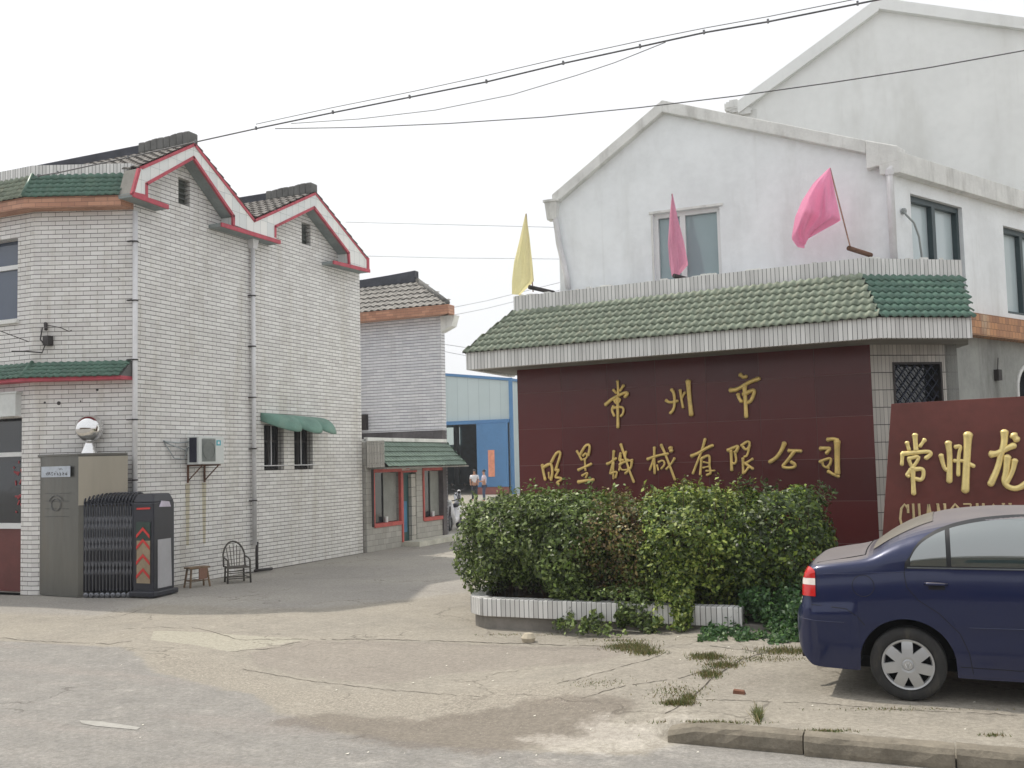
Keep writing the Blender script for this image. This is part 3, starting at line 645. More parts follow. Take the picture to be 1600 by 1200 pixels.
m = MB(); _n = 9; _pr = [(-.215*math.cos(math.pi*j/(_n-1)), 1.55+.145*math.sin(math.pi*j/(_n-1))) for j in range(_n)]
m.prism([Vector((*(g0-gd*.02+gm*a), z)) for a, z in _pr], Vector((gd.x, gd.y, 0))*((g1-g0).length+.04)); m.build('top_cover', BLK, GT)
# head unit
h0 = g1+gm*.25+gd*.02; h1 = Vector((-12.09, 12.69)); hb = gm*-.62
m = MB(); h2 = Vector((-12.17, 13.26)); poly = [h0, h1, h2, h0+hb]; hw_ = (h1-h0).length
zs_ = [.0, .1, .1, 1.58, 1.7]
m.prism([(p.x, p.y, .08) for p in poly], (0, 0, 1.5)); 
cmid = sum(poly, Vector((0, 0)))/4
lo = [(p.x, p.y, 1.58) for p in poly]; hi = [((p*.78+cmid*.22).x, (p*.78+cmid*.22).y, 1.72) for p in poly]; m.hexa(lo+hi); m.build('head_unit', BLK, GT, bevel=.02)
m = MB(); base = [p+(p-cmid).normalized()*.07 for p in poly]; m.prism([(p.x, p.y, .03) for p in base], (0, 0, .09)); m.build('base_bumper', BLK, GT, bevel=.02)
fn = gm
hd0 = (h1-h0).normalized(); hm0 = Vector((hd0.y, -hd0.x))
def hp(u_, z, d=.004): p = h0+hd0*(u_*hw_)+hm0*d; return Vector((p.x, p.y, z))
m = MB(); m.prism([hp(.2, .25), hp(.85, .25), hp(.85, .95), hp(.2, .95)], (gm.x*.006, gm.y*.006, 0)); m.build('chevron_panel', mat('chevron_backing', (150,134,110), .6, var=.2), GT)
m = MB(); m.prism([hp(.18, .951), hp(.86, .951), hp(.86, 1.26), hp(.18, 1.26)], (gm.x*.007, gm.y*.007, 0)); m.build('display_panel', mat('display_green_black', (36,58,52), .3), GT)
CHV = mat('red_reflector', (196,52,48), .45)
m = MB()
for z in (1.12, .93, .68, .45):
    m.prism([hp(.2, z-.13, .014), hp(.52, z+.0, .014), hp(.84, z-.13, .014), hp(.84, z-.075, .014), hp(.52, z+.055, .014), hp(.2, z-.075, .014)], (gm.x*.006, gm.y*.006, 0)); m.build('red_chevron', CHV, GT); m = MB()
m.prism([hp(.2, 1.46, .006), hp(.85, 1.47, .006), hp(.85, 1.5, .006), hp(.2, 1.49, .006)], (gm.x*.004, gm.y*.004, 0))
m.build('red_dash', CHV, GT)
hs_ = (h2-h1); hl = hs_.length; hs_.normalize(); hn = Vector((hs_.y, -hs_.x)); hn = hn if hn.dot(Vector((-cmid.x+h1.x, -cmid.y+h1.y))) > 0 else -hn
def sp(u_, z, d=.004): p = h1+hs_*(u_*hl)+hn*d; return Vector((p.x, p.y, z))
m = MB(); m.prism([sp(.18, .16), sp(.85, .16), sp(.8, .96), sp(.18, .96)], (hn.x*.006, hn.y*.006, 0)); m.build('side_plate', mat('grey_side_plate', (168,168,172), .5, var=.08), GT)
m = MB(); m.prism([sp(.25, 1.5, .002), sp(.8, 1.49, .002), sp(.72, 1.58, .002), sp(.35, 1.6, .002)], (hn.x*.01, hn.y*.01, 0)); m.build('lamp_window', mat('lamp_lens', (196,188,206), .2), GT)
# ================================================================== STOOL AND CHAIR
st = gp(308, 917); ST = thing('wooden_stool', st, 'low worn wooden stool standing against the tiled wall', 'stool')
sx, sy, sz = st; d1 = Vector((.35, .94, 0)); d2 = Vector((.94, -.35, 0))
m = MB(); q = [st+d1*a+d2*b for a, b in ((-.2, -.11), (.2, -.11), (.2, .11), (-.2, .11))]; m.prism([(p.x, p.y, sz+.33) for p in q], (0, 0, .03)); m.build('seat', WOODS, ST, bevel=.006)
for a, b in ((-1, -1), (1, -1), (1, 1), (-1, 1)):
    t_ = st+d1*a*.15+d2*b*.07; bt = st+d1*a*.19+d2*b*.11; m = MB(); m.tube([(bt.x, bt.y, sz), (t_.x, t_.y, sz+.33)], .018, 6); m.build('leg', WOODS, ST)
m = MB(); a = st+d1*-.17; b = st+d1*.17
for dd in (-.09, .09): m.tube([(a.x+d2.x*dd, a.y+d2.y*dd, sz+.12), (b.x+d2.x*dd, b.y+d2.y*dd, sz+.12)], .01, 5)
m.tube([tuple(a+d2*-.09+V(0, 0, .12)), tuple(a+d2*.09+V(0, 0, .12))], .01, 5); m.build('stretcher', WOODS, ST)
m = MB(); a = st+d2*.118+d1*.05; m.box(a.x-.01, a.x+.01, a.y-.1, a.y+.1, sz+.14, sz+.34); m.build('hanging_cloth', mat('brown_rag', (132,100,84), .9), ST)
ch = gp(370, 910); CH = thing('bamboo_chair', ch, 'small dark bamboo armchair with a round hoop back by the downpipe', 'chair')
z0 = ch.z; fwd = Vector((.8, -.6, 0)); sd = Vector((.6, .8, 0))
def cp(f, s_, z): return ch+fwd*f+sd*s_+V(0, 0, z)
m = MB(); m.prism([cp(.17, -.2, .27), cp(.17, .2, .27), cp(-.17, .17, .27), cp(-.17, -.17, .27)], (0, 0, .025)); m.build('seat', WOODD, CH)
for f, s_ in ((.17, -.2), (.17, .2), (-.17, .17), (-.17, -.17)):
    m = MB(); m.tube([cp(f*1.05, s_*1.05, 0), cp(f, s_, .42 if f > 0 else .3)], .018, 7); m.build('leg', WOODD, CH, smooth=True)
m = MB(); pts = [cp(-.17-.12*math.sin(t)*1., -.2*math.cos(t)*(1.08 if 0.3 < t < 2.8 else 1), .28+.46*math.sin(t)**.75) for t in [math.pi*k/16 for k in range(17)]]
m.tube(pts, .017, 7); m.build('back_hoop', WOODD, CH, smooth=True)
m = MB()
for k in (-2, -1, 0, 1, 2):
    s_ = k*.055; m.tube([cp(-.17, s_*.8, .28), cp(-.27, s_*1.2, .70-.03*abs(k))], .007, 5)
m.build('back_spindles', WOODD, CH)
m = MB()
for s_ in (-.2, .2): m.tube([cp(.17, s_, .42), cp(0, s_*1.05, .45), cp(-.2, s_*.98, .47)], .014, 6); m.tube([cp(.17, s_, .1), cp(-.17, s_*.85, .1)], .01, 5)
for f in (.17, -.17): m.tube([cp(f, -.19, .09), cp(f, .19, .09)], .011, 5); m.tube([cp(f, -.19, .19), cp(f, .19, .19)], .009, 5)
m.build('arm_rails', WOODD, CH, smooth=True)
# ================================================================== FAR TILED HOUSE
YF = 24.5; FXr = AY(690, 600, YF).x
FH = thing('far_tiled_house', (FXr, YF, 0), 'narrow tiled house with grey hipped roof behind the gatekeeper booth', 'house')
zb_ = AY(690, 672, YF).z; ze = AY(650, 497, YF).z
wallmesh((-24, YF), (1, 0), rect(0, FXr+24, zb_, ze+.1), [], .24).build('front_wall', TW2, FH)
m = MB(); m.box(-24, FXr-.02, YF+.02, YF+.3, 0, zb_); m.build('stained_plinth', mat('stained_cement', (98,94,96), .95, var=.3, scale=1.5, dirt=(50,46,50), dirtamt=.7), FH)
m = MB(); q_ = [(FXr-.24, YF+.24), (FXr, YF+.24), (FXr-5.2, YF+9), (FXr-5.44, YF+9)]; m.hexa([(*p, 0) for p in q_]+[(*p, ze+.1) for p in q_]); m.build('side_wall', TW2, FH)
fy = YF-.35; p0 = AY(560, 495, fy); p1 = AY(701, 482, fy); zt0 = AY(640, 481, fy).z; zb0 = AY(640, 495, fy).z
m = MB(); m.box(-24, p1.x, fy, YF, zb0, zt0); m.hexa([(*p, z) for z in (zb0, zt0) for p in [(FXr, YF), (p1.x, fy), (p1.x-5.4, YF+9), (FXr-5.2, YF+9)]]); m.build('eave_band', ORANGE, FH)
m = MB(); m.hexa([(FXr, YF, zb0-.45), (p1.x-.1, YF, zb0-.3), (p1.x-.1, YF+.3, zb0-.3), (FXr, YF+.3, zb0-.45), (FXr, YF, zb0), (p1.x, YF, zb0), (p1.x, YF+.3, zb0), (FXr, YF+.3, zb0)]); m.build('eave_bracket', PLASTC, FH)
rz = 1.38; rX = AY(651, 440, fy+1.6).x; rzz = AY(651, 440, fy+1.6).z
m = MB(); tile_slope(m, (-24, fy+.02, zt0), (p1.x-.03, fy+.02, zt0), (-24, fy+1.6, rzz), (rX, fy+1.6, rzz), 6, .21, .028, .04)
tile_slope(m, (p1.x-.03, fy+.02, zt0), (p1.x-1.9, fy+3.2, zt0), (rX, fy+1.6, rzz), (rX, fy+1.61, rzz), 6, .21, .028, .04)
m.build('roof', mat('pale_cement_tile', (146,143,138), .9, var=.3, scale=5, dirt=(86,84,82), dirtamt=.6), FH, recalc=False)
m = MB(); m.add([(-24, fy, zt0-.01), (p1.x, fy, zt0-.01), (p1.x-1.9, fy+3.3, zt0-.01), (-24, fy+3.3, zt0-.01), (-24, fy+1.62, rzz-.02), (rX, fy+1.62, rzz-.02)], [(0, 1, 5, 4), (1, 2, 5), (2, 3, 4, 5), (3, 0, 4), (0, 3, 2, 1)]); m.build('roof_deck', CAPM, FH)
m = MB(); m.tube([(p1.x-.05, fy+.05, zt0+.05), (rX, fy+1.6, rzz+.06)], .07, 8); m.build('hip_cap', CAPE, FH, smooth=True)
m = MB(); n = 10
for i in range(n):
    a = -24+(rX+24)*i/n; b = -24+(rX+24)*(i+1)/n; u0 = .18+.14*(max(0, i/n-.6)/.4)**2; u1 = .18+.14*(max(0, (i+1)/n-.6)/.4)**2
    m.hexa([(a, fy+1.5, rzz-.02), (b, fy+1.5, rzz-.02), (b, fy+1.72, rzz-.02), (a, fy+1.72, rzz-.02), (a, fy+1.5, rzz+u0), (b, fy+1.5, rzz+u1), (b, fy+1.72, rzz+u1), (a, fy+1.72, rzz+u0)])
m.build('ridge_cap', CAPM, FH)
mp = AY(568, 661, YF-.1); m = MB(); m.box(mp.x-.3, mp.x+.1, YF-.14, YF-.001, mp.z-.2, mp.z+.24); m.build('meter_box', IRON, FH)
# ================================================================== GATEKEEPER BOOTH
XBH = -12.96; BH = thing('gatekeeper_booth', (XBH, 22, 0), 'single storey tiled gatekeeper booth with red window frames and a green canopy', 'booth')
def by(px, py): p = AX(px, py, XBH); return (p.y, p.z)
yb0, yb1 = 20.62, by(699, 760)[0]
wa = (by(584, 780)[0], by(626, 780)[0], by(600, 818)[1], by(600, 737)[1]); wb = (by(662, 780)[0], by(696, 780)[0], wa[2], wa[3]); dr = (by(628, 780)[0]+.04, by(651, 780)[0], .12, by(640, 738)[1])
zr = by(630, 692)[1]
wallmesh((XBH, 0), (0, 1), [(yb0, 0), (yb1, 0), (yb1, zr), (yb0, zr)], [rect(wa[0], wa[1], wa[2], wa[3]), rect(wb[0], wb[1]-.1, wb[2], wb[3]), rect(*dr)], .2).build('front_wall', tilemat('booth_tile', (176,174,168), (158,156,150), (118,116,112), .25, .14, .006, .008, .5, dirt=(120,108,92), dirtamt=.4), BH)
m = MB(); m.box(-16, XBH-.2, yb0, yb0+.1, 0, zr); m.box(-16, XBH-.2, yb1-.2, yb1, 0, zr); m.box(-16, XBH-.001, yb0, yb1, zr, zr+.08); m.build('roof_slab', PLASTC, BH)
for w_ in (wa, (wb[0], wb[1]-.1, wb[2], wb[3])):
    m = MB(); m.box(XBH-.14, XBH-.13, *w_); gl = m.build('window', GLD, BH)
    m = MB(); y0, y1, z0, z1 = w_; m.box(XBH-.05, XBH+.03, y0-.05, y0+.015, z0-.06, z1+.06); m.box(XBH-.05, XBH+.03, y1-.015, y1+.04, z0-.06, z1+.06)
    m.box(XBH-.149, XBH+.031, y0+.015, y1-.015, z0-.08, z0+.015); m.box(XBH-.149, XBH+.031, y0+.015, y1-.015, z1-.015, z1+.07); m.build('frame', RED2, gl)
    m = MB(); m.box(XBH-.12, XBH-.1, y0+(y1-y0)*.48, y1-.03, z0+.03, z1-.03); m.build('pane_reflection', mat('grey_tile_reflection', (140,142,138), .9, var=.15), BH)  # grey sheet before the glass, standing for tiles reflected in this half
    m = MB(); m.lathe((XBH-.04, y0+(y1-y0)*.5, z0+.02), (0, 0, 1), [(.001, 0), (.04, 0), (.045, .14), (.001, .14)], 10); m.build('cup', FRAME, BH)
m = MB(); m.box(XBH-.16, XBH-.12, dr[0], dr[1], .02, dr[3]); d_ = m.build('door', mat('dark_teal_door', (50,84,84), .5, var=.2), BH)
m = MB(); m.box(XBH-.118, XBH-.11, dr[0]+.05, dr[0]+.4, .35, 1.15); m.build('door_panel', mat('blue_door_panel', (66,118,152), .5), d_)
m = MB(); m.box(XBH-.118, XBH-.02, dr[0]+.5, dr[1], .1, dr[3]-.05); m.build('door_reveal', STRIPB, BH)
m = MB(); m.box(XBH-.02, XBH+.03, dr[0]-.07, dr[0]-.005, .12, dr[3]+.05); m.box(XBH-.02, XBH+.03, dr[0], dr[1], dr[3], dr[3]+.05); m.build('door_trim', RED2, d_)
pb = [by(*p) for p in ((612,737), (640,737), (640,726), (612,726))]
m = MB(); m.prism([(XBH+.004, pb[0][0]-.02, dr[3]+.06), (XBH+.004, pb[1][0], dr[3]+.06), (XBH+.004, pb[1][0], dr[3]+.32), (XBH+.004, pb[0][0]-.02, dr[3]+.32)], (.02, 0, 0)); m.build('door_sign', mat('sign_pink', (196,172,166), .6), BH)
ysg = (pb[0][0]+pb[1][0])/2
m = MB()
def tg(c, s_, strokes):
    for st_ in strokes: m.tube([(XBH+.026, c+a*s_, dr[3]+.19+b*s_) for a, b in st_], .014, 5, (1, 0, 0), .3)
tg(ysg-.3, .1, [[(-.6, .9), (-.9, .2)], [(-.75, .5), (-.75, -1)], [(-.3, .6), (.9, .6)], [(-.4, .1), (1, .1)], [(.3, 1), (-.1, -.3), (.7, -.3), (.3, -.9)]])
tg(ysg+.3, .1, [[(-.9, .8), (-.7, .5)], [(-.9, 0), (-.6, 0), (-.7, -.8), (1, -.9)], [(-.3, .5), (.9, .5)], [(.3, 1), (.2, .2), (-.3, -.5)], [(.3, .2), (.9, -.5)]])
m.build('sign_characters', mat('sign_red', (190,52,50), .6), BH)
ez = by(640, 722)[1]-.1; xo = XBH+.55
m = MB(); tile_slope(m, (xo, yb0+.1, ez), (xo, yb1+.1, ez), (XBH+.02, yb0+.02, zr+.02), (XBH+.02, yb1-.1, zr+.02), 5, .16, .014, .03)
tile_slope(m, (XBH+.02, yb1+.1, ez), (xo, yb1+.1, ez), (XBH+.02, yb1-.1, zr+.02), (XBH+.03, yb1-.1, zr+.02), 5, .16, .014, .03)
m.build('canopy', mat('dusty_green_tile', (104,122,110), .6, var=.2), BH, recalc=False)
m = MB(); tile_slope(m, (XBH+.02, yb0-.0, ez), (xo, yb0+.1, ez), (XBH+.015, yb0-.0, zr+.02), (XBH+.03, yb0+.02, zr+.02), 1, .07, .01, .01); m.build('canopy_end', STRIPB, BH, recalc=False)
m = MB(); m.box(XBH-.05, XBH+.06, yb0, yb1-.08, zr+.03, zr+.12); m.build('canopy_cap', PLASTC, BH)
m = MB(); m.box(XBH+.001, xo-.02, yb0+.1, yb1+.3, ez-.06, ez-.02); m.build('canopy_soffit', SOFF, BH)
m = MB(); m.box(XBH, XBH+.5, dr[0]-.05, yb1+.2, 0, .13); m.build('door_step', mat('step_white', (196,194,182), .8, var=.2), BH)
m = MB(); m.tube([(XBH+.06, wa[0]-.16, wa[2]-.05), (XBH+.06, wa[0]-.16, zr)], .02, 6); m.tube([(XBH+.06, wa[0]-.1, wa[2]-.05), (XBH+.06, wa[0]-.1, zr-.15)], .012, 6); m.build('conduit', IRON, BH)
# ================================================================== BLUE SHED
YS = 60.; SH = thing('blue_factory_shed', (-29, YS, 0), 'pale steel factory shed with blue trim and sliding door at the lane end', 'shed')
xr = AY(798, 680, YS).x; xo0 = AY(748, 700, YS).x; zdoor = AY(745, 662, YS).z; zl = AY(690, 587, YS).z; zr_ = AY(797, 595, YS).z; xl = xr-24
slope_ = (zl-zr_)/(xr-AY(690, 587, YS).x)
m = MB(); m.prism([(xr, YS, zdoor), (xr, YS, zr_), (xr-12, YS, zr_+slope_*12), (xl, YS, zr_), (xl, YS, zdoor)], (0, .2, 0)); m.box(xr-.2, xr, YS+.2, YS+30, 0, zr_); m.box(xl, xo0-6.2, YS, YS+.2, 0, zdoor); m.build('cladding', SHEDG, SH)
m = MB(); m.prism([(xr+.1, YS-.1, zr_), (xr+.1, YS-.1, zr_+.18), (xr-12, YS-.1, zr_+.18+slope_*12), (xr-12, YS-.1, zr_+slope_*12)], (0, 30, 0)); m.prism([(xl-.1, YS-.1, zr_), (xl-.1, YS-.1, zr_+.18), (xr-12, YS-.1, zr_+.18+slope_*12), (xr-12, YS-.1, zr_+slope_*12)], (0, 30, 0))
m.build('roof', BLUE, SH)
m = MB(); m.box(xr-.02, xr+.22, YS-.12, YS, 0, zr_+.2); m.build('corner_post', BLUE, SH)
m = MB(); m.box(xl, xr-.03, YS-.2, YS-.01, zdoor-.02, zdoor+.22); m.build('door_rail', BLUE, SH)
m = MB(); m.box(xo0, xr-.1, YS-.3, YS-.21, .5, zdoor-.03); dd = m.build('sliding_door', BLUE, SH)
a = AY(763, 745, YS-.35); b = AY(772, 703, YS-.35); m = MB(); m.box(a.x, b.x, YS-.32, YS-.301, a.z, b.z); m.build('banner', mat('orange_banner', (226,150,120), .7, var=.2, scale=3), dd)
m = MB(); m.box(xo0-.15, xr-.1, YS-.28, YS-.22, .0, .48); m.build('door_base', mat('rusty_red', (140,84,76), .8), dd)
m = MB(); m.box(xl, xr-.2, YS+29.8, YS+30, 0, 9); m.box(xl, xl+.2, YS+.2, YS+30, 0, zr_); m.build('back_wall', DARKI, SH)
a = AY(690, 697, YS+29.5); b = AY(719, 667, YS+29.5); zz0, zz1 = AY(705, 695, YS+29.5).z, AY(705, 668, YS+29.5).z
for k in range(2):
    m = MB(); xx0 = a.x+(b.x-a.x)*k/2; m.box(xx0-.7, xx0-.7+(b.x-a.x)/2-.15+.7*k, YS+29.6, YS+29.7, zz0, zz1)
    e_ = NT('window_daylight'); e_.b.inputs['Emission Color'].default_value = (.75, .85, .8, 1); e_.b.inputs['Emission Strength'].default_value = .55; e_.fin((.5, .6, .55)); m.build('window', e_.m, SH)
m = MB(); m.box(AY(709, 700, YS+25).x, AY(716, 700, YS+25).x, YS+25, YS+25.3, 0, 6); m.build('inner_column', GREYP, SH)
m = MB(); XE = AY(799, 700, 80).x; m.box(XE-1, XE+40, 80, 95, 0, 6.4); o = m.build('distant_wall', mat('pale_blue_wall', (190,202,214), .9, var=.06, scale=.3)); 
top(o, 'low pale blue factory building in the gap right of the blue shed', 'building')
# ================================================================== PEOPLE
def skin(name, pts, edges, mt, parent, sub=1):
    me = bpy.data.meshes.new(name); o0 = wloc(parent); me.from_pydata([Vector(p[:3])-o0 for p in pts], edges, [])
    o = bpy.data.objects.new(name, me); S.collection.objects.link(o); o.parent = parent
    md = o.modifiers.new('skin', 'SKIN'); md.use_smooth_shade = True
    for i, p in enumerate(pts): me.skin_vertices[0].data[i].radius = (p[3], p[4] if len(p) > 4 else p[3])
    me.skin_vertices[0].data[0].use_root = True
    s_ = o.modifiers.new('sub', 'SUBSURF'); s_.levels = sub; s_.render_levels = sub; me.materials.append(mt); return o
SKN = mat('skin', (176,132,108), .6, var=.05, bump=.02); HAIR = mat('black_hair', (24,22,22), .6)
def person(x, y, face, shirt, trouser, label, arm=0):
    z0 = GZ(x, y); T = thing('person', (x, y, z0), label, 'person')
    f = Vector((math.cos(face), math.sin(face), 0)); s_ = Vector((-f.y, f.x, 0))
    def q(a, b, z, *r): p = Vector((x, y, z0))+f*a+s_*b; return (p.x, p.y, z0+z, *r)
    B = [q(0, 0, .95, .14, .1), q(0, 0, 1.15, .13, .1), q(0, 0, 1.38, .16, .1), q(0, 0, 1.47, .06, .06), q(.01, 0, 1.55, .065, .08), q(.02, 0, 1.63, .075, .095), q(.01, 0, 1.69, .05, .06)]
    E_ = [(0, 1), (1, 2), (2, 3), (3, 4), (4, 5), (5, 6)]
    for sg in (-1, 1):
        b = len(B); B += [q(0, sg*.17, 1.39, .055), q(.02, sg*.23, 1.12, .042), q(.1+arm*.12, sg*.2, .92+arm*.2, .032), q(.16+arm*.15, sg*.19, .86+arm*.24, .03, .018)]
        E_ += [(2, b), (b, b+1), (b+1, b+2), (b+2, b+3)]
        b = len(B); B += [q(0, sg*.09, .88, .085), q(.03, sg*.1, .48, .055), q(0, sg*.11, .1, .04), q(.1, sg*.12, .04, .035, .03)]
        E_ += [(0, b), (b, b+1), (b+1, b+2), (b+2, b+3)]
    skin('body', B, E_, SKN, T)
    Sh = [q(0, 0, .92, .17, .13), q(0, 0, 1.15, .16, .125), q(0, 0, 1.37, .185, .125), q(0, 0, 1.43, .1, .09)]; Es = [(0, 1), (1, 2), (2, 3)]
    for sg in (-1, 1): b = len(Sh); Sh += [q(0, sg*.18, 1.39, .075), q(.01, sg*.22, 1.2, .066)]; Es += [(2, b), (b, b+1)]
    skin('shirt', Sh, Es, shirt, T)
    Tr = [q(0, 0, .95, .15, .12)]; Et = []
    for sg in (-1, 1): b = len(Tr); Tr += [q(0, sg*.09, .85, .1), q(.03, sg*.1, .48, .075), q(0, sg*.11, .09, .06)]; Et += [(0, b), (b, b+1), (b+1, b+2)]
    skin('trousers', Tr, Et, trouser, T)
    m = MB(); hc = Vector(q(-.01, 0, 1.66)[:3]); m.lathe(hc, (0, 0, 1), [(.095*math.sin(a), .1*math.cos(a)) for a in [math.pi*k/14 for k in range(9)]], 14, None); m.build('hair', HAIR, T, smooth=True)
    m = MB()
    for sg in (-1, 1): m.lathe(Vector(q(.105, sg*.033, 1.63)[:3]), f, [(.012, 0), (.008, .006), (.001, .008)], 8)
    m.tube([q(.1, -.02, 1.56)[:3], q(.1, .02, 1.56)[:3]], .006, 5); m.tube([q(.11, 0, 1.62)[:3], q(.128, 0, 1.59)[:3]], .01, 6); m.build('face_features', mat('face_dark', (90,60,52), .6), T)
    return T
pA = AZ(742, 783, 0); pB = AZ(757, 784, 0)
person(pA.x, pA.y, -1.2, mat('white_shirt', (222,222,226), .8), mat('dark_trousers', (46,50,64), .8), 'worker in white shirt and dark trousers facing out of the dark shed door', 0)
person(pB.x, pB.y, -2.6, mat('pale_lilac_shirt', (206,194,206), .8), mat('blue_trousers', (60,72,100), .8), 'worker in pale lilac shirt with raised forearms standing by the blue sliding door', 1)
# ================================================================== SCOOTERS
def scooter(x, y, ang, bodym, label, group=None):
    z0 = GZ(x, y); T = thing('motor_scooter', (x, y, z0), label, 'scooter', 'scooters parked beyond the hedge')
    f = Vector((math.cos(ang), math.sin(ang), 0)); s_ = Vector((-f.y, f.x, 0))
    def q(a, b, z): return Vector((x, y, z0))+f*a+s_*b+V(0, 0, z)
    for a in (-.6, .6):
        m = MB(); m.lathe(q(a, 0, .24), s_, [(.14, -.045), (.22, -.05), (.24, 0), (.22, .05), (.14, .045)], 24); wh = m.build('wheel', BLK, T, smooth=True)
        m = MB(); m.lathe(q(a, 0, .24), s_, [(.001, -.03), (.14, -.03), (.14, .03), (.001, .03)], 14); m.build('rim', GATEM, wh)
    m = MB(); m.tube([q(-.75, 0, .62), q(-.5, 0, .66), q(-.2, 0, .6), q(-.1, 0, .32), (q(.2, 0, .28)), q(.36, 0, .45), q(.42, 0, .85)], [.06, .14, .15, .14, .13, .13, .07], 10); m.build('body', bodym, T, smooth=True)
    m = MB(); m.tube([q(-.7, 0, .77), q(-.4, 0, .79), q(-.1, 0, .74)], [.09, .13, .1], 10, V(0, 0, 1), .45); m.build('seat', BLK, T, smooth=True)
    m = MB(); m.tube([q(.6, 0, .24), q(.42, 0, .9)], .03, 8); m.tube([q(.36, -.3, 1.0), q(.42, -.1, .93), q(.42, .1, .93), q(.36, .3, 1.0)], .016, 8); m.build('handlebar', IRON, T, smooth=True)
    for sg in (-1, 1):
        m = MB(); m.tube([q(.4, sg*.2, .98), q(.42, sg*.27, 1.15)], .007, 5); m.lathe(q(.42, sg*.28, 1.19), f, [(.001, -.012), (.05, -.01), (.05, .005), (.001, .006)], 12); m.build('mirror', IRON, T)
    m = MB(); m.lathe(q(.5, 0, .9), f, [(.06, -.04), (.07, 0), (.05, .035), (.001, .045)], 14); m.build('headlight', FRAME, T, smooth=True)
    return T
p = AZ(710, 828, 0); scooter(p.x, p.y, -1.35, mat('scooter_white', (216,216,220), .3, coat=.4), 'white scooter half hidden behind the left end of the hedge')
p = AZ(716, 800, 0); scooter(p.x, p.y, -1.0, mat('scooter_grey', (120,124,132), .3, coat=.4), 'grey scooter parked further down the lane toward the shed')
#%%PART2%%
# ================================================================== SIGN WALL (maroon panel, green canopy, parapet)
SWP1 = Vector((-6.68, 15.45)); SWP2 = Vector((-.98, 15.08)); su = (SWP2-SWP1).normalized(); sn = Vector((su.y, -su.x))
bd = Vector((.82, .573)).normalized(); bn = Vector((bd.y, -bd.x)); _p3 = AP(1496, 570, SWP2, SWP2+bd); SWP3 = Vector((_p3.x, _p3.y))
SW = thing('sign_wall', (-3.8, 15.3, 0), 'long maroon tiled sign wall with golden characters under a green tiled canopy', 'sign wall')
wl = (SWP2-SWP1).length
m = wallmesh(SWP1, su, rect(0, wl, 0, 3.72), [], .3); m.build('maroon_panel', MAROON, SW)
m = MB(); m.slab(SWP1-sn*.3, SWP1-sn*1.6+Vector((.0, 0)), (-1, 0), 0, -.25, 0, 3.72); m.build('end_wall', PLAST, SW)
m = MB(); m.slab(SWP1+Vector((.02, 0)), SWP2-Vector((.02, 0)), sn, -.9, -.301, 0, 4.6); m.build('core_wall', PLAST, SW)
# chamfered bay with barred window
bl_ = (SWP3-SWP2).length
o1_ = (AP(1392, 640, SWP2, SWP3)-_p3).length; 
def bu(px, py): q = AP(px, py, SWP2, SWP3); return (Vector((q.x, q.y))-SWP2).length, q.z
wx0, wz1 = bu(1394, 566); wx1, _ = bu(1471, 567)
m = wallmesh(SWP2, bd, rect(0, bl_, 0, 3.72), [rect(wx0, wx1, 1.2, wz1)], .22); m.build('tiled_bay', STRIPB, SW)
m = MB(); a = SWP2+bd*wx0; b = SWP2+bd*wx1; m.slab(a, b, bn, -.2, -.19, 1.2, wz1); gl = m.build('bay_window', GLD, SW)
m = MB(); n = 7
for k in range(-20, n+1):
    for sg in (1, -1):
        # diagonal bars clipped to the opening
        W_ = wx1-wx0; H_ = wz1-1.2; s0 = k*W_/6; pts = []
        x0 = s0 if sg > 0 else W_-s0; 
        t0 = 0; 
        xa, za, xb, zb2 = x0, 0, x0+sg*H_*.8, H_
        # clip in x
        def cl_(x_a, z_a, x_b, z_b):
            if x_a > x_b: x_a, z_a, x_b, z_b = x_b, z_b, x_a, z_a
            if x_b < 0 or x_a > W_: return None
            if x_a < 0: z_a += (z_b-z_a)*(0-x_a)/(x_b-x_a); x_a = 0
            if x_b > W_: z_b = z_a+(z_b-z_a)*(W_-x_a)/(x_b-x_a); x_b = W_
            return x_a, z_a, x_b, z_b
        r_ = cl_(xa, za, xb, zb2)
        if r_:
            A2 = SWP2+bd*(wx0+r_[0])-bn*.06; B2 = SWP2+bd*(wx0+r_[2])-bn*.06
            m.tube([(A2.x, A2.y, 1.2+r_[1]), (B2.x, B2.y, 1.2+r_[3])], .009, 5)
m.build('diamond_grille', mat('grille_dark_blue', (58,64,80), .5, .3), gl)
m = MB(); m.slab(a-bd*.0, b+bd*.0, bn, -.18, .012, wz1-.03, wz1+.0); m.slab(a, a+bd*.03, bn, -.18, .011, 1.2, wz1-.03); m.slab(b-bd*.03, b, bn, -.18, .011, 1.2, wz1-.03); m.build('window_trim', IRON, SW)
m = MB(); c = SWP3; e = SWP3-bn*.9; m.slab(c, e, bd, -.2, .004, 0, 3.7); m.build('bay_side', GREYP, SW)
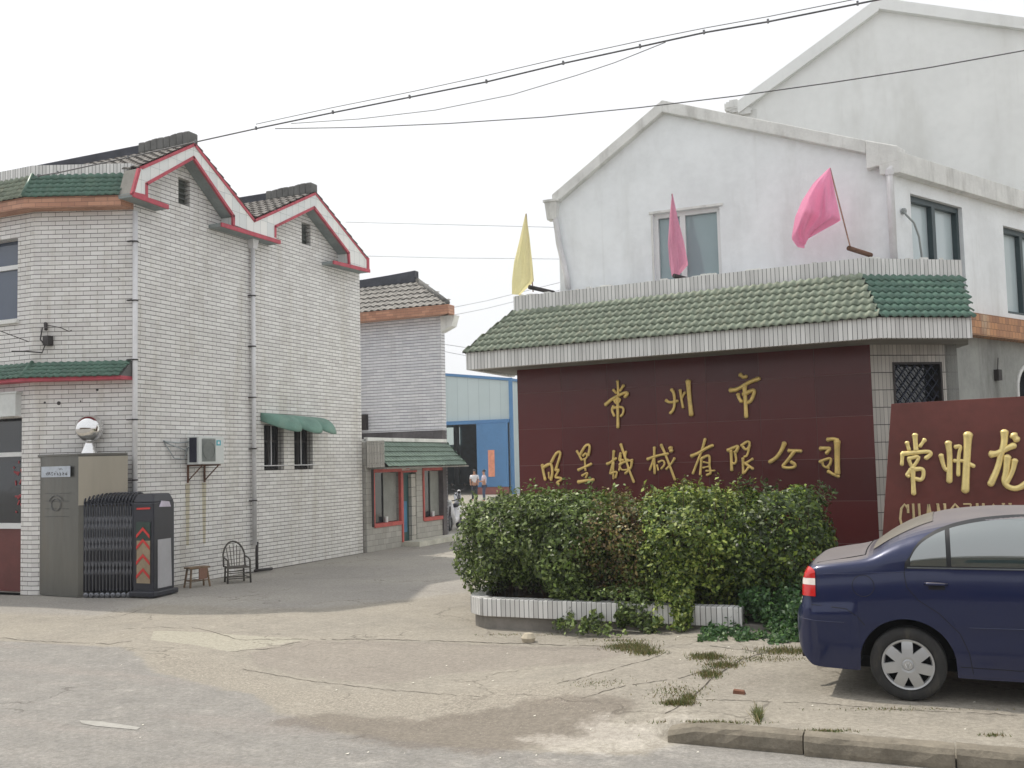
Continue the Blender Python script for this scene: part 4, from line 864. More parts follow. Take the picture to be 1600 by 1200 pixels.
# canopy
E0 = Vector((-7.25, 14.66)); E1 = Vector((-.785, 14.1)); E2 = Vector((.36, 14.9)); Eb = Vector((-7.25, 16.4)); ze0, ze1 = 3.64, 3.92
T0 = Vector((-6.72, 15.47)); T1 = Vector((-1.05, 15.09)); T2q = AP(1503, 420, T1, T1+bd); T2 = Vector((T2q.x, T2q.y)); Tb = Vector((-6.72, 16.4)); zt_ = 4.68; zp_ = 4.93
m = MB()
def v3(p, z): return Vector((p.x, p.y, z))
inn = .12
for a, b in ((Eb, E0), (E0, E1), (E1, E2)):
    d_ = (b-a).normalized(); n_ = Vector((d_.y, -d_.x)); ia = a-n_*inn; ib = b-n_*inn
    if a is E0: ia = E0+Vector((inn, inn)); ib = E1+Vector((-.03, inn))
    if a is E1: ia = E1+Vector((-.03, inn))
    if b is E0: ib = E0+Vector((inn, inn))
    m.hexa([v3(a, ze0), v3(b, ze0), v3(ib, ze0), v3(ia, ze0), v3(a, ze1), v3(b, ze1), v3(ib, ze1), v3(ia, ze1)])
m.build('fascia', STRIP, SW)
m = MB(); P_ = [Eb, E0, E1, E2, SWP3, Vector((-.9, 16.4))]
m.prism([v3(p, ze0+.02) for p in [Eb+Vector((.1, 0)), E0+Vector((.1, .1)), E1+Vector((0, .1)), E2+Vector((-.05, .1)), SWP3+bd*.2, Vector((.2, 16.4))]], (0, 0, .1)); m.build('soffit', SOFF, SW)
def bed(m, a, b, c, d): m.poly([v3(a, ze1-.01), v3(b, ze1-.01), v3(d, zt_-.02), v3(c, zt_-.02)])
lo_ = [Eb, E0, E1, E2]; hi_ = [Tb, T0, T1, T2]
m = MB()
for k in range(3): bed(m, lo_[k], lo_[k+1], hi_[k], hi_[k+1])
m.poly([v3(E2, ze1-.01), v3(T2, zt_-.02), v3(Vector((T2.x-.3, T2.y+.4)), ze1-.01)])
m.build('roof_bed', CAPE, SW, recalc=False)
ov = .04
E0t = E0+Vector((-ov, -ov)); E1t = E1+Vector((.01, -ov)); E2t = E2+Vector((ov, -ov)); Ebt = Eb+Vector((-ov, 0))
m = MB(); tile_slope(m, v3(E0t, ze1+.0), v3(E1t, ze1+.0), v3(T0, zt_), v3(T1, zt_), 7, .118, .02, .028); m.build('front_roof', GREEN, SW, smooth=True, recalc=False)
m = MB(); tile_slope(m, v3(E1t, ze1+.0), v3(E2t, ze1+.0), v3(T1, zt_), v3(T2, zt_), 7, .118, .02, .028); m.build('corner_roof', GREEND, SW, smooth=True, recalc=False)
m = MB(); tile_slope(m, v3(Ebt, ze1+.0), v3(E0t, ze1+.0), v3(Tb, zt_), v3(T0, zt_), 7, .118, .02, .028); m.build('end_roof', GREEN, SW, smooth=True, recalc=False)
m = MB()
for k, (a, b) in enumerate(((Tb, T0), (T0, T1), (T1, T2))):
    d_ = (b-a).normalized(); n_ = Vector((d_.y, -d_.x)); z0 = 0
    n = max(1, int((b-a).length/.5)); 
    ia = a-n_*.13; ib = b-n_*.13
    if k == 1: ia = T0+Vector((.13, .13)); ib = T1+Vector((-.04, .13))
    if k == 2: ia = T1+Vector((-.04, .13))
    if k == 0: ib = T0+Vector((.13, .13))
    m.hexa([v3(a, zt_-.1), v3(b, zt_-.1), v3(ib, zt_-.1), v3(ia, zt_-.1), v3(a, zp_), v3(b, zp_), v3(ib, zp_), v3(ia, zp_)])
m.build('parapet', STRIP, SW)
rj = random.Random(9); m = MB()
for k in range(26):
    f = rj.random(); a = T0.lerp(T1, f) if k < 20 else T1.lerp(T2, f); L = rj.uniform(.05, .22); d_ = su if k < 20 else bd
    m.slab(a, a+d_*L, (su.y, -su.x), -.11, -.0+rj.uniform(-.02, .004), zp_-.002, zp_+rj.uniform(.006, .03))
m.build('parapet_mortar', PLASTC, SW)
# characters -------------------------------------------------------
def strokes(par, name, mt, x0, y0, sc, data, pl, dpt=.03, wsc=1.35):
    a, b = pl; nn = (Vector(b)-Vector(a)).normalized(); nn = Vector((nn.y, -nn.x, 0)); o2 = (nn.x*dpt, nn.y*dpt)
    a2 = (a[0]+o2[0], a[1]+o2[1]); b2 = (b[0]+o2[0], b[1]+o2[1])
    m = MB()
    for s_ in data:
        wd, pts = s_[0]*wsc, s_[1:]
        P_ = [AP(x0+px/sc, y0+py/sc, a2, b2) for px, py in pts]
        dist = (P_[0]-CAM).length; r = wd/sc/F*dist*.5
        # smooth (Chaikin) and taper
        if len(P_) > 2:
            for _ in range(2):
                Q = [P_[0]]
                for i in range(len(P_)-1): Q += [P_[i].lerp(P_[i+1], .25), P_[i].lerp(P_[i+1], .75)]
                P_ = Q+[P_[-1]]
        else: P_ = [P_[0].lerp(P_[1], t/6) for t in range(7)]
        k = len(P_); rr = []
        for i in range(k):
            t = i/(k-1); rr.append(r*(1.12-.2*math.sin(math.pi*min(1, t*1.15))**.8-.22*t))
        t0 = (P_[0]-P_[1]).normalized(); t1 = (P_[-1]-P_[-2]).normalized()
        P_ = [P_[0]+t0*r*.75, P_[0]+t0*r*.4]+P_+[P_[-1]+t1*r*.35, P_[-1]+t1*r*.65]; rr = [r*.35, r*.9]+rr+[rr[-1]*.8, r*.25]
        m.tube(P_, rr, 10, nn, .75)
    return m.build(name, mt, par, smooth=True)
PLS = ((SWP1.x, SWP1.y), (SWP2.x, SWP2.y))
CA = [[(20,(240,190),(243,240),(245,305)), (20,(205,262),(228,288)), (20,(290,225),(262,268)), (24,(140,385),(195,335),(310,278),(328,295),(300,320)),
  (16,(210,350),(235,345),(265,335),(255,365),(225,375),(212,352)), (20,(205,400),(190,430),(212,478)), (18,(205,412),(290,400),(288,460),(265,482)), (24,(240,330),(242,460),(243,575))],
 [(22,(690,260),(712,290),(716,380),(705,430),(678,456)), (22,(645,350),(675,370),(740,355)), (20,(762,265),(770,330),(785,410)), (18,(800,285),(775,330)), (34,(828,190),(838,330),(854,470))],
 [(26,(1262,135),(1290,160),(1312,150)), (30,(1180,265),(1235,262),(1330,200),(1418,168)), (30,(1298,235),(1305,350),(1312,488)), (26,(1245,300),(1250,330),(1272,360)), (28,(1290,300),(1372,260),(1382,280),(1355,350),(1330,368))]]
CB = [[(26,(108,350),(118,420),(135,490)), (26,(120,370),(175,335),(200,350),(205,430),(190,490)), (14,(168,420),(172,475)), (24,(195,320),(235,240),(270,215),(285,240),(250,350),(235,398)), (22,(240,398),(268,392),(250,430),(225,470),(285,470),(295,488),(240,520),(268,532))],
 [(20,(440,215),(465,260),(485,300)), (24,(470,250),(520,160),(555,150),(565,180),(550,255)), (18,(500,260),(520,232),(540,250),(530,285),(498,295)), (18,(515,290),(522,400)), (24,(455,395),(510,370),(578,338)), (18,(490,450),(550,415),(525,470)), (28,(455,512),(530,497),(600,490))],
 [(22,(795,215),(785,330),(760,430)), (24,(732,338),(770,320),(815,285)), (18,(790,320),(790,480)), (22,(862,150),(885,220),(920,330),(950,420),(988,512)), (20,(860,235),(840,310),(885,300)), (18,(912,220),(900,290),(935,300)), (20,(850,345),(900,315),(975,300)), (22,(968,320),(960,380),(905,430)), (20,(768,430),(830,405),(812,470)), (16,(850,360),(870,400),(925,392)), (18,(860,260),(860,330),(845,400))],
 [(22,(1185,180),(1182,270),(1188,430)), (24,(1120,292),(1180,268),(1230,255),(1315,240)), (20,(1180,290),(1140,395)), (22,(1250,155),(1280,220),(1315,310),(1345,390),(1382,490)), (36,(1340,185),(1348,215)), (20,(1378,285),(1345,340),(1300,388)), (18,(1225,320),(1268,300),(1288,340),(1250,385)), (16,(1210,350),(1222,398))]]
CC = [[(28,(65,262),(130,235),(200,190),(268,160)), (22,(195,100),(165,210),(120,320),(78,430)), (22,(160,290),(155,360),(148,440)), (22,(165,285),(225,252),(242,275),(235,360),(255,430),(212,445)), (15,(180,320),(228,330)), (15,(175,375),(228,362)), (15,(205,405),(288,402))],
 [(28,(415,208),(470,180),(520,162),(492,222)), (26,(445,215),(448,310),(452,400)), (20,(480,218),(498,300),(482,340),(455,328)), (22,(545,162),(600,120),(628,130),(612,190),(580,202),(555,165)), (22,(558,285),(560,360),(562,430)), (20,(622,160),(602,260),(572,270)), (20,(652,290),(590,328)), (24,(572,330),(612,355),(655,385)), (20,(615,370),(572,425))],
 [(34,(958,140),(930,210),(880,280),(818,320)), (28,(1000,212),(1060,210),(1118,215)), (26,(1050,220),(985,310),(930,365),(990,378),(1058,370),(1062,340),(1022,318))],
 [(30,(1375,105),(1430,95),(1470,110)), (44,(1465,125),(1465,300),(1468,430)), (26,(1380,410),(1430,440),(1480,458)), (30,(1305,190),(1350,188),(1405,185),(1362,235)), (24,(1300,318),(1350,295),(1408,280),(1400,340),(1370,370)), (20,(1322,315),(1330,362),(1385,378))]]
for c_ in CA: strokes(SW, 'sign_character', GOLD, 920, 560, 5.333, c_, PLS)
for c_ in CB: strokes(SW, 'sign_character', GOLD, 830, 670, 6.154, c_, PLS)
for c_ in CC: strokes(SW, 'sign_character', GOLD, 1070, 670, 6.154, c_, PLS)
# ================================================================== SECOND SIGN
YB = 13.45
s2l = AY(1389, 640, YB); NS = thing('red_stone_sign', (s2l.x+2, YB, .1), 'reddish stone sign board with large bright gold characters standing behind the blue car', 'sign')
tl_ = AY(1392.5, 631, YB); bl2 = AY(1378, 850, YB); k_ = (bl2.x-tl_.x)/(bl2.z-tl_.z); botx = tl_.x+k_*(0.1-tl_.z); tr_ = AY(1600, 619, YB)
sl_ = (tr_.z-tl_.z)/(tr_.x-tl_.x)
m = MB(); m.prism([(botx, YB, .1), (tl_.x+5.2, YB, .1), (tl_.x+5, YB, tl_.z+sl_*5), (tl_.x, YB, tl_.z)], (0, .16, 0)); m.build('board', MAROON2, NS, bevel=.006)
m = MB(); m.box(tl_.x+.25, tl_.x+4.8, YB+.161, YB+.4, .08, .7); m.build('plinth', GREYP, NS)
PLN = ((s2l.x, YB), (s2l.x+3, YB))
CD = [[(44,(552,245),(556,320),(562,390)), (34,(475,318),(495,385)), (34,(645,290),(600,352)), (34,(432,425),(426,530)), (40,(435,425),(560,412),(690,400),(710,430),(655,468)),
  (34,(490,472),(600,442),(560,520),(520,560),(492,475)), (36,(510,580),(470,630),(492,640)), (38,(545,575),(632,565),(636,640),(610,680),(560,665)), (44,(530,560),(535,700),(540,810))],
 [(40,(802,440),(830,560),(858,580)), (52,(872,320),(888,450),(882,690)), (34,(940,360),(998,345),(970,430),(968,630)), (30,(930,492),(1010,492)), (66,(1062,240),(1050,480),(1035,780)), (36,(1025,490),(1118,545))],
 [(56,(1412,215),(1412,320),(1378,430),(1350,560),(1278,718)), (56,(1285,430),(1345,425),(1440,370),(1505,345)), (60,(1500,250),(1532,290)), (52,(1440,455),(1430,600),(1402,690),(1450,750),(1540,765),(1650,690)), (46,(1512,490),(1490,600),(1432,700))]]
for c_ in CD: strokes(NS, 'sign_character', GOLD2, 1340, 640, 6.154, c_, PLN, .04, 1.12)
LAT = {'C': [[(1,.85),(.6,1),(.2,.85),(0,.5),(.2,.15),(.6,0),(1,.15)], [(1,.7),(1,1)]], 'H': [[(.15,0),(.15,1)],[(.85,0),(.85,1)],[(.15,.5),(.85,.5)],[(0,1),(.3,1)],[(.7,1),(1,1)],[(0,0),(.3,0)],[(.7,0),(1,0)]],
 'A': [[(0,0),(.5,1)],[(.5,1),(1,0)],[(.2,.38),(.8,.38)],[(-.1,0),(.2,0)],[(.75,0),(1.1,0)]], 'N': [[(.1,0),(.1,1)],[(.1,1),(.9,0)],[(.9,0),(.9,1)],[(-.1,1),(.2,1)],[(.7,1),(1.05,1)]],
 'G': [[(1,.85),(.6,1),(.2,.85),(0,.5),(.2,.15),(.6,0),(.9,.1),(.9,.42)],[(.6,.42),(1.05,.42)]], 'Z': [[(.05,1),(.95,1)],[(.95,1),(.05,0)],[(.05,0),(.95,0)]], 'O': [[(.5,0),(.1,.2),(0,.5),(.1,.8),(.5,1),(.9,.8),(1,.5),(.9,.2),(.5,0)]],
 'U': [[(.1,1),(.1,.3),(.5,0),(.9,.3),(.9,1)],[(-.05,1),(.3,1)],[(.7,1),(1.05,1)]]}
lx = AY(1406, 800, YB).x; zt2 = AY(1412, 788, YB).z; lw = AY(1419, 800, YB).x-lx; lp = AY(1433, 800, YB).x-AY(1413.5, 800, YB).x; lh = .36
for k, ch_ in enumerate('CHANGZHOU'):
    m = MB(); xx = lx+k*lp
    for st_ in LAT[ch_]:
        pts = [Vector((xx+a*lw, YB-.012, zt2-lh+b*lh)) for a, b in st_]
        m.tube(pts, [.009 if abs(pts[0].x-pts[-1].x) > lw*.5 or abs(st_[0][1]-st_[-1][1]) < .2 else .015]*len(pts), 6, (0, 1, 0), .5)
    m.build('latin_letter', mat('dull_gold', (206,186,142), .45, .3), NS)
# ================================================================== WHITE HOUSE
YW = 15.9; c0 = AY(1394, 240, YW); CW = Vector((c0.x, YW)); cd_ = Vector((.47, .883)).normalized(); cdn = Vector((cd_.y, -cd_.x))
WH = thing('white_house', (-3, YW, 0), 'white plastered two storey house with a low gable rising behind the sign wall', 'house')
e0 = AY(866, 312, YW); ap = AY(1034, 160, YW); er = AY(1404, 230, YW)
gx0 = AY(872, 330, YW).x
g1a, g1b = AY(1020, 336, YW), AY(1124, 322, YW); gzt = (AY(1070, 328.5, YW)).z
m = wallmesh((0, YW), (1, 0), [(gx0, 0), (CW.x, 0), (CW.x, er.z-.05), (ap.x, ap.z-.05), (gx0, e0.z-.1)], [rect(g1a.x, g1b.x, gzt-1.15, gzt)], .24); m.build('gable_wall', PLAST, WH)
m = MB(); m.box(g1a.x, g1b.x, YW+.13, YW+.14, gzt-1.15, gzt); gl = m.build('window', GLT, WH)
m = MB(); x0, x1 = g1a.x, g1b.x
for a, b in ((x0, x0+.07), (x1-.06, x1), ((x0+x1)/2-.12, (x0+x1)/2-.03)): m.box(a, b, YW+.06, YW+.125, gzt-1.15, gzt)
m.box(x0+.07, x1-.06, YW+.061, YW+.124, gzt-.07, gzt-.001); m.build('frame', FRAME, gl)
m = MB(); m.box(x0-.06, x1+.06, YW-.03, YW-.001, gzt+.001, gzt+.04); m.box(x0-.035, x0-.001, YW-.015, YW-.001, gzt-1.15, gzt); m.build('window_surround', PLASTC, WH)
def vb(m, top2, th, y0, y1):
    for i in range(len(top2)-1):
        a, b = top2[i], top2[i+1]
        m.hexa([(a[0], y0, a[1]-th), (b[0], y0, b[1]-th), (b[0], y1, b[1]-th), (a[0], y1, a[1]-th), (a[0], y0, a[1]), (b[0], y0, b[1]), (b[0], y1, b[1]), (a[0], y1, a[1])])
yv = YW-.12; q = lambda px, py: (AY(px, py, yv).x, AY(px, py, yv).z)
vt = [q(862,304), q(1034,156), q(1352,219)]; er_ = q(1405, 228)
m = MB(); vb(m, [vt[0], vt[1]], .2, yv, YW+.3); vb(m, [vt[1], vt[2]], .2, yv, YW+.3); m.build('verge_coping', PLASTC, WH, bevel=.01)
a, b = q(1355, 264), er_; m = MB(); xe = q(1403, 240)[0]; m.hexa([(vt[2][0], yv-.012, a[1]), (xe, yv-.012, a[1]+.06), (xe+.1, yv+.3, a[1]+.06), (vt[2][0], yv+.3, a[1]), (vt[2][0], yv-.012, vt[2][1]), (xe, yv-.012, b[1]+.005), (xe+.1, yv+.3, b[1]+.005), (vt[2][0], yv+.3, vt[2][1])]); m.build('corner_block', PLASTC, WH, bevel=.015)
# flank along the side street
def cpix(px, py, d=0.): return AP(px, py, CW+cdn*d, CW+cd_+cdn*d)
def cs(px, py, d=0.): p = cpix(px, py, d); return ((Vector((p.x, p.y))-CW-cdn*d).dot(cd_), p.z)
a0 = cs(1422, 302); a1 = cs(1503, 325); ab = cs(1510, 469); d0_ = cs(1567, 352)
LC = 9.
h1 = rect(a0[0], a1[0], ab[1]-.02, a0[1]); h2 = rect(d0_[0], d0_[0]+(a1[0]-a0[0]), cs(1580, 490)[1], d0_[1])
zc = cs(1530, 490)[1]; zlow = zc-.3
wallmesh(CW, cd_, rect(0, LC, zlow, er.z-.02), [h1, h2], .24).build('flank_wall', PLAST, WH)
for h in (h1, h2):
    s0, s1, zz0, zz1 = h[0][0], h[1][0], h[0][1], h[2][1]
    A2 = lambda s: CW+cd_*s
    m = MB(); m.slab(A2(s0), A2(s1), cdn, -.17, -.16, zz0, zz1); gl = m.build('window', GLP, WH)
    m = MB()
    for a, b in ((s0, s0+.05), (s1-.07, s1), ((s0+s1)/2-.05, (s0+s1)/2+.05)): m.slab(A2(a), A2(b), cdn, -.155, -.07, zz0, zz1)
    m.slab(A2(s0+.05), A2(s1-.07), cdn, -.154, -.071, zz1-.09, zz1-.001); m.slab(A2(s0+.05), A2(s1-.07), cdn, -.154, -.071, zz0+.001, zz0+.06); m.build('frame', DKFR, gl)
# eave band on the flank
u0 = cs(1405, 228, .15); u1 = cs(1600, 305, .15); v0 = cs(1407, 261, .15); v1 = cs(1600, 334, .15)
m = MB(); A = CW+cdn*.15; A = A+cd_*((yv-.01-A.y)/cd_.y); Ai = CW+cd_*((yv-.01-CW.y)/cd_.y)-Vector((.12, 0)); B = CW+cd_*LC; zt3 = (u0[1]+u1[1])/2; zb3 = (v0[1]+v1[1])/2
q_ = [Ai, A, B+cdn*.15, B-cdn*.1]; m.hexa([(*p, zb3) for p in q_]+[(*p, zt3) for p in q_]); m.build('eave_band', PLASTC, WH, bevel=.01)
m = MB(); R0 = Vector((ap.x, YW+.3)); 
m.poly([(vt[0][0], yv+.1, vt[0][1]-.03), (vt[1][0], yv+.1, vt[1][1]-.03), (vt[1][0]+2, YW+9, vt[1][1]-.03), (vt[0][0]+2, YW+9, vt[0][1]-.03)])
m.poly([(vt[1][0], yv+.1, vt[1][1]-.03), (er_[0], yv+.1, zt3-.02), (B.x+.2, B.y, zt3-.02), (vt[1][0]+2, YW+9, vt[1][1]-.03)]); m.build('roof', CAPE, WH, recalc=False)
m = MB(); m.hexa([(gx0, YW+.24, 0), (gx0+.2, YW+.24, 0), (gx0+2.2, YW+9, 0), (gx0+2, YW+9, 0), (gx0, YW+.24, e0.z-.1), (gx0+.2, YW+.24, e0.z-.1), (gx0+2.2, YW+9, e0.z-.1), (gx0+2, YW+9, e0.z-.1)]); m.build('left_wall', PLAST, WH)
# lower flank wall, ledge of rust coloured tiles, arched window
aw = cs(1590, 605); lw0 = aw[0]; ztop = zlow
arch = [(lw0+.0, .9), (lw0+.9, .9), (lw0+.9, aw[1]-.05)]+[(lw0+.45+.45*math.cos(t), aw[1]-.05+.42*math.sin(t)) for t in [math.pi*k/12 for k in range(1, 12)]]+[(lw0, aw[1]-.05)]
wallmesh(CW, cd_, [(.3, 0), (LC, 0), (LC, zlow), (.3, zlow)], [arch], .24).build('lower_wall', GREYP, WH)
m = MB(); m.slab(CW+cd_*(lw0-.02), CW+cd_*(lw0+.92), cdn, -.2, -.19, .9, aw[1]+.4); m.build('arched_window', GLD, WH)
m = MB(); pts = [(lw0-.03, .9), (lw0-.03, aw[1]-.05)]+[(lw0+.45-.48*math.cos(t), aw[1]-.05+.45*math.sin(t)) for t in [math.pi*k/12 for k in range(1, 12)]]+[(lw0+.93, aw[1]-.05), (lw0+.93, .9)]
m.tube([(*(CW+cd_*s+cdn*.01), z) for s, z in pts], .035, 6); m.build('arch_surround', PLASTC, WH)
t0 = cs(1521, 488, .2); t1 = cs(1600, 501, .2); t2 = cs(1600, 533, .2); zbt = cs(1521, 522, .2)[1]
m = MB(); m.slab(CW+cd_*(.45), CW+cd_*LC, cdn, .001, .22, (zbt+t2[1])/2, (t0[1]+t1[1])/2); m.build('tiled_ledge', ORANGE2, WH)
p = cpix(1553, 587, .0); m = MB(); m.slab(Vector((p.x, p.y)), Vector((p.x, p.y))+cd_*.12, cdn, 0, .08, p.z-.08, p.z+.1); m.tube([(p.x+.06, p.y, p.z+.1), (p.x+.08, p.y+.05, p.z+.3)], .008, 5); m.build('switch_box', IRON, WH)
# downpipes of the white house
m = MB(); pp = [cpix(1408, 256, .3), cpix(1390, 256, .12)]
P0 = AP(1389.5, 262, CW+Vector((0, -.1)), CW+Vector((1, -.1))); P1 = AP(1391.5, 400, CW+Vector((0, -.1)), CW+Vector((1, -.1)))
m.tube([P0+V(.12, .12, .0), P0+V(.03, .02, .02), P0+V(0, 0, -.03), Vector((P0.x, P0.y, 4.6))], .055, 12); m.build('downpipe', PVC, WH, smooth=True)
m = MB(); m.lathe(P0+V(0, 0, -.08), (0, 0, 1), [(.058, -.04), (.066, -.04), (.066, .04), (.058, .04)], 12); m.build('pipe_collar', PVC, WH)
yl = YW-.06; ql = lambda px, py: AY(px, py, yl)
m = MB(); m.tube([ql(866, 336), ql(869, 348), ql(873, 380), ql(885, 430), ql(888, 452)], .05, 10); m.build('downpipe', PVC, WH, smooth=True)
a = ql(853, 318); b = ql(868, 343); m = MB(); m.hexa([(a.x+.03, yl-.05, b.z), (b.x+.03, yl-.05, b.z), (b.x+.03, yl+.12, b.z), (a.x+.03, yl+.12, b.z), (a.x, yl-.08, a.z), (b.x+.06, yl-.08, a.z), (b.x+.06, yl+.14, a.z), (a.x, yl+.14, a.z)]); m.box(a.x-.02, b.x+.1, yl-.1, YW+2, a.z, a.z+.04)
m.build('gutter_box', PLASTC, WH)
m = MB(); hp_ = [cpix(1411, 328, .02), cpix(1416, 336, .1), cpix(1428, 348, .12), cpix(1436, 370, .12), cpix(1440, 398, .08), cpix(1441, 415, .04)]
m.tube(hp_, .016, 6); m.lathe(cpix(1411, 330, .02), (cdn.x, cdn.y, 0), [(.001, .05), (.04, .04), (.05, 0)], 10); m.build('hose', mat('grey_hose', (150,156,156), .6), WH, smooth=True)
# ================================================================== TALL REAR WAREHOUSE
YR = 24.; q = lambda px, py, d=0: (AY(px, py, YR+d).x, AY(px, py, YR+d).z)
RW = thing('rear_warehouse', (0, YR, 0), 'tall weathered white gabled building towering at the back right', 'warehouse')
l_, a_, r_ = q(1157, 162), q(1372, 3), q(1600, 34); sl3 = (r_[1]-a_[1])/(r_[0]-a_[0]); xr2 = 9.; zr2 = a_[1]+sl3*(xr2-a_[0])
m = MB(); m.prism([(l_[0], YR, 0), (xr2, YR, 0), (xr2, YR, zr2-.1), (a_[0], YR, a_[1]-.1), (l_[0], YR, l_[1]-.1)], (0, .3, 0)); m.box(l_[0], l_[0]+.3, YR+.3, YR+18, 0, l_[1]-.2); m.box(xr2-.3, xr2, YR+.3, YR+18, 0, zr2-.2); m.build('gable_wall', PLASTB, RW)
q2 = lambda px, py: q(px, py, -.15)
L2, A3, R3 = q2(1152, 158), q2(1372, -4), q2(1600, 27); R3 = (xr2+.2, A3[1]+(R3[1]-A3[1])/(R3[0]-A3[0])*(xr2+.2-A3[0]))
m = MB(); vb(m, [L2, A3], .3, YR-.15, YR+.4); vb(m, [A3, R3], .26, YR-.15, YR+.4); m.build('verge_coping', PLASTB, RW)
m = MB(); m.poly([(L2[0], YR, L2[1]-.02), (A3[0], YR, A3[1]-.02), (A3[0], YR+18, A3[1]-.02), (L2[0], YR+18, L2[1]-.02)]); m.poly([(R3[0], YR, R3[1]-.02), (A3[0], YR, A3[1]-.02), (A3[0], YR+18, A3[1]-.02), (R3[0], YR+18, R3[1]-.02)]); m.build('roof', CAPE, RW, recalc=False)
rk = random.Random(4); m = MB()
for k in range(16):
    px, py = rk.uniform(1140, 1168), rk.uniform(158, 178); c = AY(px, py, YR-.05); s_ = rk.uniform(.06, .16); m.box(c.x-s_, c.x+s_, YR-.12+rk.random()*.05, YR+.1, c.z-s_*.5, c.z+s_*.5)
a, b = q(1135, 172), q(1162, 158); m.prism([(a[0], YR-.02, a[1]-.4), (b[0]+.3, YR-.02, a[1]-.4), (b[0]+.3, YR-.02, b[1]-.25), (b[0]-.05, YR-.02, b[1]-.2), (a[0], YR-.02, a[1])], (0, .3, 0))
m.build('crumbled_eave', PLASTC, RW)
# ================================================================== FLAGS
def cloth(par, name, mt, left, right, Yp, fold=.05, nx_=22, ny2=30, ph=0., bil=.1):
    def samp(pl, t):
        L = [0]
        for i in range(len(pl)-1): L.append(L[-1]+math.hypot(pl[i+1][0]-pl[i][0], pl[i+1][1]-pl[i][1]))
        d = t*L[-1]
        for i in range(len(pl)-1):
            if d <= L[i+1] or i == len(pl)-2:
                f = (d-L[i])/max(1e-6, L[i+1]-L[i]); return (pl[i][0]+(pl[i+1][0]-pl[i][0])*f, pl[i][1]+(pl[i+1][1]-pl[i][1])*f)
    vs = []; 
    for j in range(ny2+1):
        t = j/ny2; a = samp(left, t); b = samp(right, t)
        for i in range(nx_+1):
            u_ = i/nx_; px = a[0]+(b[0]-a[0])*u_; py = a[1]+(b[1]-a[1])*u_; p = AY(px, py, Yp)
            w_ = math.hypot(b[0]-a[0], b[1]-a[1])/60
            dy = fold*w_*(math.sin(u_*9+t*3+ph)+.5*math.sin(u_*17-t*5+ph)+.3*math.sin(u_*31+t*4))*min(1, t*3)-bil*w_*math.sin(math.pi*u_)
            vs.append(p+Vector((0, dy, 0)))
    fs = [(j*(nx_+1)+i, j*(nx_+1)+i+1, (j+1)*(nx_+1)+i+1, (j+1)*(nx_+1)+i) for j in range(ny2) for i in range(nx_)]
    m = MB(); m.add(vs, fs); return m.build(name, mt, par, smooth=True, recalc=False)
def clothm(name, rgb, tr=.5):
    s = NT(name); c = lin(rgb); f = s.noise(30, None, 2); col = s.mix(f, tuple(v*.9 for v in c), tuple(min(1, v*1.06) for v in c)); s.fin(col, .75, 0, .2)
    t_ = s.n('ShaderNodeBsdfTranslucent'); s.l(col, t_.inputs[0]); mx = s.n('ShaderNodeMixShader'); mx.inputs[0].default_value = tr
    s.l(s.b.outputs[0], mx.inputs[1]); s.l(t_.outputs[0], mx.inputs[2]); s.l(mx.outputs[0], s.out.inputs[0]); return s.m
def flag(Yp, lab, mt, left, right, pole, holder, fold=.05, ph=0., bil=.1):
    b0 = AY(*holder[0], Yp); T = thing('flag', b0, lab, 'flag', None)
    cloth(T, 'cloth', mt, left, right, Yp, fold, ph=ph, bil=bil)
    m = MB(); m.tube([AY(*pole[0], Yp+.01), AY(*pole[1], Yp+.01)], .011, 7); m.build('pole', mat('flag_pole', (150,120,104), .6), T)
    h = AY(*holder[0], Yp); m = MB(); z = max(h.z-.02, zp_+.02); m.tube([Vector((h.x, Yp-.12, z+.03)), Vector((h.x+.28, Yp+.3, z-.03))], .036, 12, caps=False); m.tube([Vector((h.x, Yp-.12, z+.03)), Vector((h.x+.28, Yp+.3, z-.03))], .028, 12); m.build('holder_pipe', RUST if lab.startswith('bright') else IRON, T, smooth=False)
    return T
flag(15.45, 'faded yellow flag hanging limp and torn at the left end of the green canopy', clothm('yellow_flag_cloth', (240,232,180)), [(821,334),(812,372),(803,410),(800,440),(800,460)], [(822,334),(828,372),(832,410),(834,440),(812,461)], [(822,334),(833,456)], [(831,451)], .04, 1.)
flag(15.4, 'pale pink flag folded narrow on its pole in front of the gable window', clothm('pale_pink_cloth', (238,166,192)), [(1050,303),(1046,340),(1044,380),(1047,415),(1050,432)], [(1051,303),(1059,340),(1068,375),(1075,413),(1060,431)], [(1050,303),(1057,436)], [(1056,437)], .04, 2.)
flag(15.3, 'bright pink flag spread open by the wind at the corner of the parapet', clothm('bright_pink_cloth', (246,168,200)), [(1296,262),(1270,286),(1252,312),(1241,338),(1236,372),(1246,386),(1257,388)], [(1297,262),(1301,282),(1305,302),(1309,320),(1314,345),(1290,358),(1265,372)], [(1297,263),(1329,388)], [(1327,391)], .09, .4, .3)
